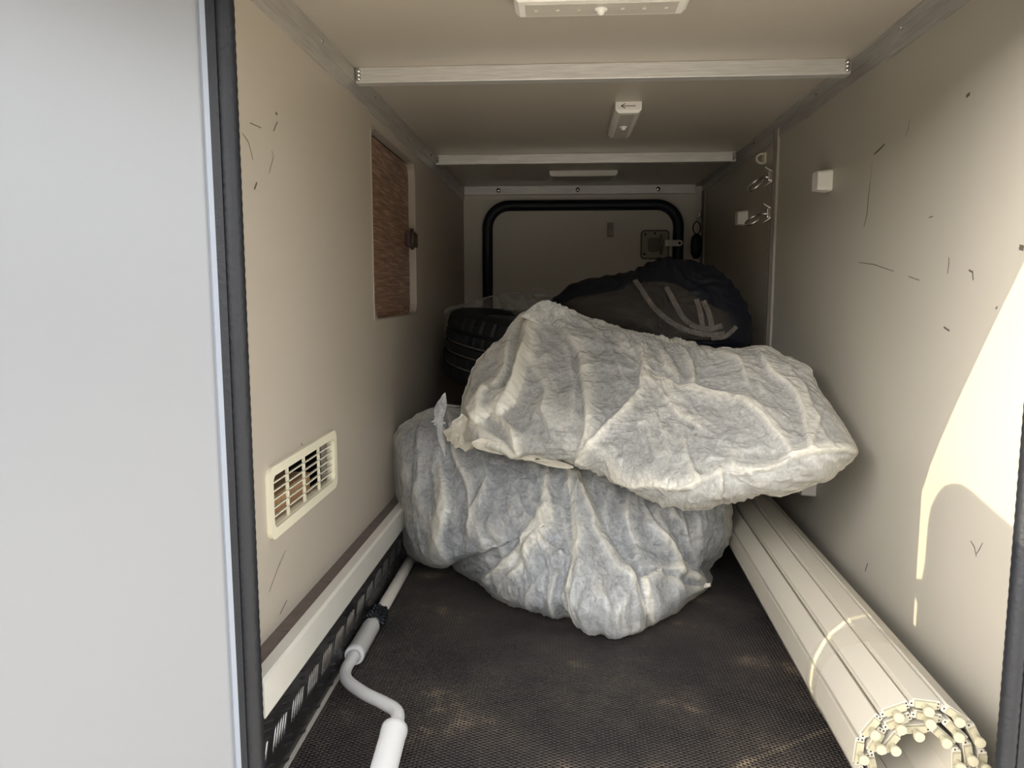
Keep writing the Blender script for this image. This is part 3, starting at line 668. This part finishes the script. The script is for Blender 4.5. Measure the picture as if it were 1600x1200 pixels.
# ------------------------------------------------------------------ wheels (tyre on a rim), used three times
def make_wheel(name, label, group, R=0.325, wd=0.215):
    t = thing(name, label, 'tyre', (0, 0, 0), group)
    h = wd / 2; NS = 240
    # tread: circumferential grooves plus sipes pressed into the shoulders
    prof = []
    for x, d in ((-h + 0.006, 0.020), (-h + 0.012, 0.010), (-h + 0.026, 0.004), (-0.058, 0.001), (-0.056, 0.009), (-0.049, 0.009), (-0.047, 0.001), (-0.022, 0), (-0.020, 0.009), (-0.012, 0.009), (-0.010, 0),
                 (0.010, 0), (0.012, 0.009), (0.020, 0.009), (0.022, 0), (0.047, 0.001), (0.049, 0.009), (0.056, 0.009), (0.058, 0.001), (h - 0.026, 0.004), (h - 0.012, 0.010), (h - 0.006, 0.020)):
        prof.append((R - d, x))
    mb = MB(); m = len(prof); vs = []; fs = []
    for k in range(NS):
        a = 2 * math.pi * k / NS
        for i, (r, x) in enumerate(prof):
            sip = 0.004 if (k % 5 == 0 and (i <= 3 or i >= m - 4)) or (k % 4 == 0 and 6 <= i <= 7) or (k % 4 == 2 and m - 8 <= i <= m - 7) else 0
            aa = a + 0.25 * abs(x); vs.append(((r - sip) * math.cos(aa), (r - sip) * math.sin(aa), x))
    for k in range(NS):
        k2 = (k + 1) % NS
        for i in range(m - 1): fs.append((k * m + i, k2 * m + i, k2 * m + i + 1, k * m + i + 1))
    mb.add(vs, fs).build('tread', M['tyre'], t)
    side = [(R - 0.020, h - 0.006), (R - 0.034, h - 0.001), (R - 0.062, h + 0.003), (R - 0.085, h), (R - 0.108, h - 0.012), (R - 0.112, h - 0.03), (R - 0.112, -h + 0.03), (R - 0.108, -h + 0.012), (R - 0.085, -h), (R - 0.062, -h - 0.003), (R - 0.034, -h + 0.001), (R - 0.020, -h + 0.006)]
    MB().lathe(side, (0, 0, 0), (0, 0, 1), 64).build('sidewall', M['tyre'], t, smooth=True)
    for xg in (-0.0525, -0.016, 0.016):
        MB().lathe([(R - 0.0087, xg - 0.002), (R - 0.0080, xg), (R - 0.0087, xg + 0.002)], (0, 0, 0), (0, 0, 1), 96).build('tread_stripe', M['dust'], t, smooth=True)
    rm = MB().lathe([(R - 0.108, h - 0.014), (R - 0.122, h - 0.018), (R - 0.128, h - 0.04), (0.06, h - 0.055), (0.03, h - 0.05), (0.0001, h - 0.05)], (0, 0, 0), (0, 0, 1), 48).build('rim', M['rim'], t, smooth=True)
    return t
def copy_tree(o, parent=None):
    c = o.copy(); COL.objects.link(c)
    if parent: c.parent = parent
    for ch in list(o.children): copy_tree(ch, c)
    return c
wheel = make_wheel('car_tyre', 'black tyre lying on its side behind the bags, its grooved tread showing at left', 'stored tyres')
wheel.location = (-0.045, 1.40, 0.445); wheel.rotation_euler = (math.radians(5), math.radians(7), 0.4)
W2 = copy_tree(wheel); W2['label'] = 'tyre standing in the dark under the rear tyre, wholly in shadow at the back'
W2.location = (-0.035, 1.56, 0.112); W2.rotation_euler = (0, 0, 1.1)
W3 = copy_tree(wheel); W3['label'] = 'tyre wrapped inside the lower white bag'
W3.location = (-0.002, 0.86, 0.149); W3.rotation_euler = (0.0, 0.16, 0.3); W3.scale = (0.96, 0.96, 0.85)
W4 = copy_tree(wheel); W4['label'] = 'tyre wrapped inside the upper tilted white bag'

# ------------------------------------------------------------------ bags: a stretched film crumpled by relaxation
def concentric(n):
    """unit disc as an n x n grid (r, theta) with evenly sized cells"""
    a = np.linspace(-1, 1, n); U, V = np.meshgrid(a, a)
    r = np.maximum(np.abs(U), np.abs(V)); th = np.zeros_like(U)
    c = np.abs(U) >= np.abs(V)
    with np.errstate(divide='ignore', invalid='ignore'):
        t1 = (math.pi / 4) * np.where(c, V / np.where(U == 0, 1, U), 0); t2 = math.pi / 2 - (math.pi / 4) * np.where(~c, U / np.where(V == 0, 1, V), 0)
    th = np.where(c, np.where(U >= 0, t1, t1 + math.pi), np.where(V >= 0, t2, t2 + math.pi))
    return r, th
def outline_fn(poly, ctr):
    P = np.array(poly, float); c = np.array(ctr, float)
    # dense, softly smoothed loop
    seg = []
    for i in range(len(P)):
        p, q = P[i], P[(i + 1) % len(P)]; k = max(2, int(np.hypot(*(q - p)) / 2))
        for j in range(k): seg.append(p + (q - p) * j / k)
    S = np.array(seg)
    for _ in range(4): S = (np.roll(S, 1, 0) + 2 * S + np.roll(S, -1, 0)) / 4
    d = S - c; ang = np.mod(np.arctan2(d[:, 1], d[:, 0]), 2 * math.pi); rad = np.hypot(d[:, 0], d[:, 1])
    o = np.argsort(ang); return lambda t: np.interp(np.mod(t, 2 * math.pi), ang[o], rad[o], period=2 * math.pi)
def rays(PX, PY):
    cr, cu, cf = np.array(CR), np.array(CU), np.array(CF)
    d = ((PX - 800) / FPX)[..., None] * cr + ((600 - PY) / FPX)[..., None] * cu + cf
    return d
def place(PX, PY, Yv):
    d = rays(PX, PY); c = np.array(CAM); return c + d * ((Yv - c[1]) / d[..., 1])[..., None]
def grid_normals(P):
    du = np.gradient(P, axis=1); dv = np.gradient(P, axis=0); n = np.cross(du, dv)
    n /= np.maximum(np.linalg.norm(n, axis=2, keepdims=True), 1e-9)
    return n
def upsample(A, n2):
    n = A.shape[0]; x = np.linspace(0, n - 1, n2); i = np.minimum(x.astype(int), n - 2); f = x - i
    f0 = f[:, None, None]; B = A[i] * (1 - f0) + A[i + 1] * f0
    f1 = f[None, :, None]; return B[:, i] * (1 - f1) + B[:, i + 1] * f1
def relax(P0, D, N, eu, ev, hmin, hmax, tmax, iters, stiff, seed, noise_amp, pin):
    """P = P0 + D; edges want to be longer than on P0, so the film buckles; it stays near the body below"""
    n = P0.shape[0]; rng = np.random.default_rng(seed)
    q = rng.normal(size=(n, n)); 
    for _ in range(3): q = (q + np.roll(q, 1, 0) + np.roll(q, -1, 0) + np.roll(q, 1, 1) + np.roll(q, -1, 1)) / 5
    q /= q.std() + 1e-9
    P = P0 + D + N * (q * noise_amp)[..., None]
    cons = []
    for (di, dj, s, e) in ((0, 1, 1.0, eu), (1, 0, 1.0, ev), (1, 1, 0.6, None), (1, -1, 0.6, None), (0, 2, stiff, eu), (2, 0, stiff, ev), (0, 4, stiff * 0.6, eu), (4, 0, stiff * 0.6, ev)):
        a = (slice(0, n - di), slice(max(0, -dj), n - max(0, dj))); b_ = (slice(di, n), slice(max(0, dj), n + min(0, dj)))
        L = np.linalg.norm(P0[b_] - P0[a], axis=2)
        ee = (eu + ev) / 2 if e is None else e
        if hasattr(ee, 'shape'): ee = ee[a]
        k = max(di, abs(dj)); fac = 1 + ee * (1.0 if k == 1 else 0.92)
        cons.append((a, b_, L * fac, s))
    free = (1 - pin)[..., None]
    for it in range(iters):
        acc = np.zeros_like(P); wsum = np.full(P.shape[:2] + (1,), 1e-6)
        for a, b_, L, s in cons:
            d = P[b_] - P[a]; l = np.linalg.norm(d, axis=2) + 1e-12
            c = d * ((l - L) / l * 0.5 * s)[..., None]
            acc[a] += c; acc[b_] -= c; wsum[a] += s; wsum[b_] += s
        P = P + free * acc / wsum * 1.7
        d = P - P0; h = np.sum(d * N, axis=2); t = d - h[..., None] * N
        tl = np.linalg.norm(t, axis=2, keepdims=True); t *= np.minimum(1, tmax / np.maximum(tl, 1e-9))
        h = np.clip(h, hmin, hmax)
        P = P0 + t + h[..., None] * N
    return P - P0
def seg_dist(PX, PY, pts):
    """distance to a polyline and position along it"""
    best = np.full(PX.shape, 1e9); along = np.zeros(PX.shape); tot = 0
    for (ax_, ay), (bx, by) in zip(pts[:-1], pts[1:]):
        dx, dy = bx - ax_, by - ay; L2 = dx * dx + dy * dy + 1e-9
        t = np.clip(((PX - ax_) * dx + (PY - ay) * dy) / L2, 0, 1)
        d = np.hypot(PX - ax_ - t * dx, PY - ay - t * dy); m = d < best
        best = np.where(m, d, best); along = np.where(m, tot + t * math.sqrt(L2), along); tot += math.sqrt(L2)
    return best, along / tot
def inside(PX, PY, poly):
    r = np.zeros(PX.shape, bool); n = len(poly)
    for i in range(n):
        (x1, y1), (x2, y2) = poly[i], poly[(i + 1) % n]
        c = ((y1 > PY) != (y2 > PY)); xx = (x2 - x1) * (PY - y1) / ((y2 - y1) if y2 != y1 else 1e-9) + x1
        r ^= c & (PX < xx)
    return r
def folds_h(PX, PY, folds):
    """crisp creases: steep on one side, a long flat facet on the other"""
    h = np.zeros(PX.shape)
    for k, (pts, wd, amp) in enumerate(folds):
        d, s = seg_dist(PX, PY, pts); sg = np.zeros(PX.shape); bst = np.full(PX.shape, 1e9)
        for (ax_, ay), (bx, by) in zip(pts[:-1], pts[1:]):
            dd, _ = seg_dist(PX, PY, [(ax_, ay), (bx, by)]); cr = (bx - ax_) * (PY - ay) - (by - ay) * (PX - ax_)
            m = dd < bst; bst = np.where(m, dd, bst); sg = np.where(m, np.sign(cr), sg)
        if k % 3 == 1: sg = -sg
        tap = np.sin(np.pi * np.clip(s * 0.86 + 0.07, 0, 1)) ** 0.6
        fall = np.where(sg > 0, np.clip(1 - d / (wd * 0.55), 0, 1), np.clip(1 - d / (wd * 2.6), 0, 1) ** 1.5)
        h += amp * tap * fall
    return h
def layers_h(PX, PY, regs):
    h = np.zeros(PX.shape)
    for poly, amp, soft in regs:
        ins = inside(PX, PY, poly); d, _ = seg_dist(PX, PY, list(poly) + [poly[0]])
        sd_ = np.where(ins, d, -d); h += amp * np.clip(sd_ / soft, 0, 1) ** 0.6
    return h
def ridged(PX, PY, ang, fu, fv, seed, octs=4):
    """sharp-crested creases running along direction `ang` (degrees, in the bag's own layout)"""
    c, s_ = math.cos(math.radians(ang)), math.sin(math.radians(ang))
    U = (PX * c + PY * s_) / fu; V = (-PX * s_ + PY * c) / fv
    out = np.array([noise.ridged_multi_fractal((u, v, seed), 0.9, 2.1, octs, 1.0, 2.0) for u, v in zip(U.ravel(), V.ravel())])
    return out.reshape(PX.shape)
def warp(PX, PY, amp, sc, seed):
    q = np.array([noise.noise_vector((x / sc, y / sc, seed)) for x, y in zip(PX.ravel(), PY.ravel())])
    return PX + amp * q[:, 0].reshape(PX.shape), PY + amp * q[:, 1].reshape(PX.shape)
def layers_ply(PX, PY, regs):
    h = np.zeros(PX.shape)
    for poly, amp, soft in regs:
        ins = inside(PX, PY, poly); d, _ = seg_dist(PX, PY, list(poly) + [poly[0]])
        h += np.where(ins, 0.18 + 0.7 * np.exp(-(d / 9) ** 2), 0)
    return h
def bag(name, m, outline, ctr, yfun, back_thick, n, folds, regs, excess, seed, parent, hmax=0.012, n0=64, stiff=0.5, crease=(90, 160, 45, 0.006), fold_gain=1.0, back=True, d_back=(0, 1.0, 0), keep=True):
    rfn = outline_fn(outline, ctr)
    def base(nn):
        r, th = concentric(nn); R = rfn(th); PX = ctr[0] + r * R * np.cos(th); PY = ctr[1] + r * R * np.sin(th)
        bx = ctr[0] + R * np.cos(th); by = ctr[1] + R * np.sin(th)
        return r, PX, PY, place(PX, PY, yfun(r, PX, PY, bx, by))
    cam_ = np.array(CAM)
    def nrm(P):
        N = grid_normals(P); f = np.sign(np.sum(N * (cam_ - P), axis=2, keepdims=True)); f[f == 0] = 1
        N = N * f
        for _ in range(2):
            N[1:-1, 1:-1] = (N[1:-1, 1:-1] * 2 + N[:-2, 1:-1] + N[2:, 1:-1] + N[1:-1, :-2] + N[1:-1, 2:]) / 6
        return N / np.linalg.norm(N, axis=2, keepdims=True)
    D = None
    for lvl, (nn, ex, it, st, na) in enumerate(((n0, excess, 130, stiff, 0.004), ((n0 + n) // 2, (excess[0] * 1.15, excess[1] * 1.15), 90, stiff * 0.8, 0.0012), (n, (excess[0] * 1.3, excess[1] * 1.3), 70, stiff * 0.45, 0.0006))):
        r, PX, PY, P = base(nn)
        WX, WY = warp(PX, PY, 10, 60, seed)
        fh = folds_h(WX, WY, folds); lh = layers_h(PX, PY, regs)
        rg = ridged(WX, WY, crease[0], crease[1], crease[2], seed * 1.37) if crease[3] else 0 * PX
        P = P + nrm(P) * ((fh * fold_gain + lh + (rg - 0.9) * crease[3]) * np.clip((1.0 - r) * 12, 0, 1))[..., None]
        ply = np.clip(fh / 0.009, 0, 1) ** 1.6 * 0.75 + layers_ply(PX, PY, regs) + np.clip((rg - 1.2) * 0.8, 0, 0.35) + 0.5 * np.clip((r - 0.93) / 0.05, 0, 1)
        N = nrm(P); pin = np.clip((r - 0.90) / 0.06, 0, 1)
        D = np.zeros_like(P) if D is None else upsample(D, nn)
        D = relax(P, D, N, ex[0], ex[1], -0.004, hmax, 0.012, it, st, seed + lvl, na * 0.6, pin)
    F = P + D
    # back half, smoother and coarser, shares the rim
    verts = [tuple(v) for v in F.reshape(-1, 3)]; faces = []
    idx = np.arange(n * n).reshape(n, n)
    for i in range(n - 1):
        for j in range(n - 1):
            faces.append((idx[i, j], idx[i, j + 1], idx[i + 1, j + 1], idx[i + 1, j]))
    rim = np.concatenate([idx[0, :-1], idx[:-1, -1], idx[-1, :0:-1], idx[:0:-1, 0]])
    RP = F.reshape(-1, 3)[rim]; cen = RP.mean(0); K = 12; prev = list(rim)
    d0 = np.array(d_back, float)
    for k in range(1, K + 1 if back else 1):
        a = (math.pi / 2) * k / K; q = cen + (RP - cen) * math.cos(a) ** 0.8 + d0 * back_thick * math.sin(a)
        if k == K:
            verts.append(tuple(q.mean(0))); c_ = len(verts) - 1
            for i in range(len(prev)): faces.append((prev[i], prev[(i + 1) % len(prev)], c_))
        else:
            o = len(verts); verts += [tuple(v) for v in q]; cur = list(range(o, o + len(q)))
            for i in range(len(prev)):
                j = (i + 1) % len(prev); faces.append((prev[i], prev[j], cur[j], cur[i]))
            prev = cur
    me = bpy.data.meshes.new(name); base_ = np.array(world_of(parent)) if parent else np.zeros(3)
    V = np.array(verts) - base_; V[:, 2] = np.maximum(V[:, 2], 0.0015 - base_[2])
    me.from_pydata(V.tolist(), [], [tuple(int(i) for i in f) for f in faces]); me.shade_smooth()
    at_ = me.attributes.new('ply', 'FLOAT', 'POINT'); pv = np.zeros(len(verts), np.float32); pv[:n * n] = np.clip(ply, 0, 1).ravel(); pv[n * n:] = 0.5; at_.data.foreach_set('value', pv)
    me.materials.append(m); o = bpy.data.objects.new(name, me); COL.objects.link(o)
    if parent: o.parent = parent
    return o

# lower bag ---------------------------------------------------------
low = thing('tyre_bag', 'lower whitish film bag around a tyre, sagging over the black floor in front', 'bag', (0.0, 0.72, 0), 'tyre bags')
low_out = [(655, 645), (690, 634), (740, 640), (850, 640), (1000, 680), (1100, 730), (1143, 775), (1146, 800), (1143, 835), (1128, 868), (1108, 893), (1110, 912), (1085, 938), (1045, 970), (1000, 988), (960, 1001), (928, 994), (890, 973), (862, 970), (830, 962), (780, 942), (755, 922), (725, 900), (700, 880), (680, 890), (655, 884), (634, 866), (626, 840), (622, 800), (613, 745), (612, 700), (622, 665)]
def y_low(r, PX, PY, bx, by):
    yf = CAM.y + (CAM.z - 0.012) * FPX / np.maximum(by - 458, 60)
    yb = np.minimum(yf, 0.76 - 0.12 * np.clip((bx - 1050) / 100, 0, 1))
    yc = 0.40 + 0.25 * np.clip((880 - PY) / 240, -0.3, 1.2) ** 1.0
    g = 1 - np.sqrt(np.clip(1 - r ** 2.6, 0, 1))
    return yc + (yb - yc) * g + 0.035 * np.clip((r - 0.8) / 0.2, 0, 1) ** 3
low_folds = [
    ([(700, 640), (708, 700), (722, 750), (735, 800)], 9, .010), ([(690, 720), (700, 790), (690, 850), (702, 878)], 12, .012), ([(668, 690), (655, 760), (650, 840)], 10, .006),
    ([(625, 690), (632, 760), (640, 850)], 9, .007), ([(645, 700), (640, 760)], 7, .005),
    ([(855, 735), (850, 790), (815, 850), (770, 900), (745, 915)], 14, .012), ([(860, 800), (830, 850), (790, 920)], 12, .008),
    ([(810, 735), (815, 790), (850, 850), (885, 870)], 9, .006), ([(760, 730), (740, 800), (720, 870)], 9, .006),
    ([(840, 900), (828, 930), (832, 962)], 8, .006), ([(866, 890), (862, 930), (868, 968)], 8, .008), ([(890, 880), (880, 930), (893, 972)], 8, .007),
    ([(980, 770), (985, 830), (1000, 880)], 9, .008), ([(1005, 775), (1030, 830), (1060, 880), (1095, 905)], 9, .009), ([(960, 760), (940, 800), (960, 840)], 8, .006),
    ([(1050, 790), (1075, 840), (1090, 890)], 9, .007), ([(1085, 800), (1100, 850)], 8, .005), ([(1000, 890), (1050, 890), (1100, 905)], 8, .009),
    ([(780, 760), (765, 830), (800, 900)], 7, .004), ([(730, 780), (760, 860)], 7, .004), ([(910, 760), (925, 830), (960, 890), (1000, 930)], 9, .008)]
low_regs = [([(884, 735), (905, 738), (928, 790), (960, 850), (992, 900), (1010, 955), (1004, 985), (965, 1000), (925, 992), (902, 975), (888, 930), (895, 850), (890, 790)], .014, 10),
            ([(1000, 905), (1030, 890), (1075, 915), (1100, 912), (1060, 955), (1010, 985), (1008, 940)], .010, 8)]
bag('film', M['film'], low_out, (885, 810), y_low, 0.28, 270, low_folds, low_regs, (0.028, 0.010), 11, low, crease=(82, 150, 40, 0.008), hmax=0.008, fold_gain=0.9)
# upper bag ---------------------------------------------------------
up = thing('tyre_bag', 'upper whitish film bag around a tilted tyre, its pointed corner reaching the right wall', 'bag', (0.15, 0.65, 0.3), 'tyre bags')
up_out = [(800, 508), (812, 488), (835, 482), (868, 480), (905, 490), (950, 503), (1000, 519), (1080, 534), (1120, 546), (1180, 541), (1218, 548), (1262, 577), (1290, 618), (1318, 660), (1336, 690), (1346, 708), (1334, 722), (1300, 746), (1262, 766), (1232, 772), (1180, 776), (1130, 791), (1090, 796), (1040, 790), (985, 770), (930, 738), (885, 722), (840, 718), (790, 712), (745, 700), (722, 690), (718, 650), (723, 612), (738, 578), (765, 545)]
def y_up(r, PX, PY, bx, by):
    def lean(X_, Y_): return 0.36 + 0.42 * np.clip((795 - Y_) / 300, 0, 1.1) - 0.10 * (X_ - 1030) / 310 * np.where(X_ > 1030, 1.3, 0.9)
    yb = lean(bx, by); yc = lean(PX, PY) - 0.10 + 0.05 * np.clip((560 - PY) / 80, -1, 1)
    g = 1 - np.sqrt(np.clip(1 - r ** 2.8, 0, 1))
    return yc + (yb - yc) * g
up_folds = [
    ([(870, 500), (905, 560), (915, 620), (918, 680), (905, 725)], 14, .012), ([(880, 540), (900, 600), (890, 660)], 8, .006),
    ([(1000, 530), (1005, 580), (1000, 615), (950, 665), (905, 720)], 9, .012), ([(1025, 540), (1035, 580), (1060, 600)], 8, .010), ([(1060, 535), (1085, 570), (1090, 605), (1130, 615), (1180, 640)], 9, .012),
    ([(1120, 548), (1150, 570), (1170, 605)], 8, .008), ([(1010, 600), (1060, 640), (1110, 680)], 8, .008), ([(1015, 595), (1050, 605), (1090, 605)], 8, .010),
    ([(1180, 545), (1215, 590), (1250, 640), (1262, 700)], 10, .012), ([(1150, 620), (1190, 660), (1235, 710)], 10, .010), ([(1225, 560), (1265, 630), (1300, 690)], 8, .007),
    ([(1235, 712), (1290, 700), (1338, 706)], 8, .014), ([(1140, 745), (1200, 735), (1240, 715), (1260, 705)], 10, .010), ([(1130, 735), (1128, 775)], 8, .008), ([(1260, 700), (1290, 640)], 7, .006),
    ([(930, 735), (1000, 755), (1060, 760), (1130, 742)], 14, .010), ([(1070, 660), (1080, 720), (1095, 755)], 8, .006), ([(960, 560), (975, 600)], 8, .006),
    ([(830, 560), (850, 600), (845, 640), (860, 680)], 9, .007), ([(800, 520), (790, 570), (765, 620), (755, 670)], 12, .015), ([(835, 500), (820, 560), (800, 620), (775, 650)], 10, .016), ([(760, 600), (740, 640), (760, 690)], 9, .012), ([(780, 650), (810, 680), (820, 710)], 9, .014)]
up_regs = [([(815, 488), (838, 490), (828, 530), (824, 590), (808, 630), (780, 655), (776, 640), (800, 600), (808, 540)], .018, 9),
           ([(735, 640), (760, 612), (800, 605), (780, 640), (755, 668), (790, 690), (812, 705), (806, 712), (752, 698), (730, 680)], .016, 9)]
bag('film', M['film_up'], up_out, (1030, 640), y_up, 0.16, 280, up_folds, up_regs, (0.018, 0.016), 23, up, crease=(56, 190, 62, 0.006), hmax=0.007, fold_gain=0.9)
W4.location = (0.249, 0.745, 0.372); W4.rotation_euler = (0.388, 0.142, 0.2); W4.scale = (0.75, 0.75, 0.72)

# loose corners and hems of the two bags ------------------------------
def sheet(name, m, out, ctr, yf, parent, n=40, seed=3, amp=0.006, folds=(), ang=60):
    return bag(name, m, out, ctr, lambda r, PX, PY, bx, by: yf(PX, PY) + 0 * r, 0.0, n, list(folds), [], (0.03, 0.025), seed, parent, hmax=0.008, n0=24, crease=(ang, 60, 22, amp), back=False)
sheet('loose_peak', M['film_up'], [(812, 495), (832, 478), (848, 469), (862, 470), (880, 476), (910, 492), (955, 505), (930, 520), (860, 515)], (872, 495), lambda X_, Y_: 0.80 + 0.0006 * (X_ - 870), up, seed=5)
sheet('loose_wing', M['film_loose'], [(692, 675), (706, 662), (723, 645), (733, 665), (742, 695), (738, 704), (716, 701), (700, 688)], (718, 680), lambda X_, Y_: 0.585 + 0.0008 * np.abs(X_ - 718) + 0.0006 * (Y_ - 680), up, seed=6, amp=.004, ang=-40)
sheet('loose_hem', M['film_loose'], [(735, 690), (760, 684), (795, 698), (808, 706), (850, 712), (906, 731), (880, 733), (830, 722), (806, 715), (770, 707), (742, 701)], (800, 706), lambda X_, Y_: 0.50 - 0.0003 * (X_ - 740) + 0.0009 * (Y_ - 700), up, seed=7, amp=.004, ang=20)
sheet('loose_tie', M['film'], [(676, 642), (688, 620), (697, 611), (699, 632), (692, 660), (695, 690), (704, 730), (694, 715), (684, 680)], (689, 660), lambda X_, Y_: 0.625 + 0 * X_, low, seed=8, amp=.004, ang=80)
sheet('corner_tail', M['film_loose'], [(1088, 905), (1100, 908), (1113, 913), (1112, 918), (1100, 918), (1090, 922)], (1098, 913), lambda X_, Y_: 0.535 + 0 * X_, low, n=24, seed=9, amp=.002)

# film pulled over the rear tyre --------------------------------------
rb = thing('tyre_bag', 'thin grey see-through film half pulled over the rear tyre', 'bag', (-0.05, 1.5, 0.3), 'tyre bags')
sheet('film', M['film_grey'], [(686, 505), (690, 492), (699, 480), (724, 475), (748, 467), (775, 460), (830, 455), (868, 463), (884, 480), (870, 520), (800, 560), (730, 580), (706, 562), (694, 535)], (775, 510), lambda X_, Y_: 1.62 - 0.0022 * np.clip(Y_ - 455, 0, 90) * np.clip((X_ - 700) / 60, 0, 1) * 0.4, rb, n=70, seed=12, amp=.008)

# navy carrying bag with a clear pocket -------------------------------
nb = thing('navy_bag', 'navy fabric bag with a clear pocket of grey braids behind the upper bag', 'bag', (0.25, 1.1, 0.5))
nv_out = [(862, 470), (878, 455), (892, 445), (915, 437), (945, 431), (985, 426), (998, 419), (1014, 409), (1032, 402), (1055, 403), (1085, 406), (1110, 414), (1132, 428), (1150, 448), (1164, 470), (1173, 492), (1179, 515), (1172, 542), (1130, 560), (1060, 562), (985, 545), (920, 520), (880, 495)]
NC = (1035, 490); nv_r = outline_fn(nv_out, NC)
def y_nv(r, PX, PY, bx, by):
    yb = 1.16 - 0.12 * np.clip((bx - 1035) / 140, -0.6, 1); yc = 0.985 - 0.05 * np.clip((PX - 1035) / 140, -1, 1) + 0.10 * np.clip((500 - PY) / 90, -0.5, 1)
    return yc + (yb - yc) * (1 - np.sqrt(np.clip(1 - r ** 2.6, 0, 1)))
def nv_front(PX, PY):
    PX = np.asarray(PX, float); PY = np.asarray(PY, float)
    t = np.arctan2(PY - NC[1], PX - NC[0]); R = nv_r(t); r = np.clip(np.hypot(PX - NC[0], PY - NC[1]) / R, 0, 0.999)
    return y_nv(r, PX, PY, NC[0] + R * np.cos(t), NC[1] + R * np.sin(t))
bag('shell', M['navy'], nv_out, NC, y_nv, 0.24, 110, [([(985, 427), (975, 450), (950, 470)], 9, .010), ([(1060, 415), (1075, 440), (1110, 460)], 10, .006)], [], (0.010, 0.006), 31, nb, crease=(30, 200, 90, 0.003), hmax=.005)
win = [(876, 480), (888, 471), (905, 464), (935, 460), (962, 455), (976, 448), (988, 440), (1003, 440), (1030, 441), (1057, 443), (1072, 453), (1088, 466), (1112, 478), (1137, 491), (1146, 512), (1140, 530), (1106, 532), (1047, 529), (985, 517), (930, 505), (895, 495)]
M['liner'] = mat('brown_grey_lining', '#2e2823', 0.75, var=0.3, vscale=20)
sheet('lining', M['liner'], win, (1030, 490), lambda X_, Y_: nv_front(X_, Y_) - 0.012, nb, n=60, seed=14, amp=.003)
sheet('clear_pocket', M['window'], win, (1030, 490), lambda X_, Y_: nv_front(X_, Y_) - 0.034, nb, n=80, seed=15, amp=.007, ang=50)
def cord(label, px, w=0.0052):
    c = spline([Vector((x, y, 0)) for x, y in px], 14); pts = []
    for p in c:
        yv = float(nv_front(p.x, p.y)) - 0.024; pts.append(atY(p.x, p.y, yv))
    # even spacing
    q = [pts[0]]; step = 0.0022
    for a, b_ in zip(pts[:-1], pts[1:]):
        k = max(1, int((b_ - a).length / step))
        for j in range(1, k + 1): q.append(a.lerp(b_, j / k))
    t = thing('braided_cord', label, 'cord', q[len(q) // 2], 'braided cords in the clear pocket')
    vd = Vector((0, -1, 0.1)).normalized()
    for s in range(3):
        out = []
        for i, p in enumerate(q):
            d = (q[min(i + 1, len(q) - 1)] - q[max(i - 1, 0)]).normalized(); sd_ = d.cross(vd).normalized()
            ph = i * step / 0.011 * 2 * math.pi / 1.6 + s * 2 * math.pi / 3
            out.append(p + sd_ * math.sin(ph) * w + vd * math.sin(2 * ph) * 0.003)
        MB().tube(out, 0.0025, 6).build('strand', M['braid'], t, smooth=True)
cord('long grey braid curving from the pocket top left along its bottom edge', [(992, 438), (1003, 453), (1018, 476), (1036, 494), (1056, 508), (1080, 518), (1105, 523), (1132, 522)])
cord('grey braid through the middle of the clear pocket, curving to the right', [(1041, 449), (1050, 465), (1060, 484), (1070, 499), (1086, 510), (1108, 514), (1128, 509)])
cord('short steep grey braid, left of the pair at the right of the pocket', [(1088, 468), (1093, 482), (1096, 498), (1098, 512)])
cord('short steep grey braid, right of the pair at the right of the pocket', [(1099, 471), (1106, 485), (1110, 498), (1112, 509)])
cord('short grey braid end rising at the pocket bottom right corner', [(1112, 529), (1130, 527), (1142, 519), (1150, 511)], 0.004)
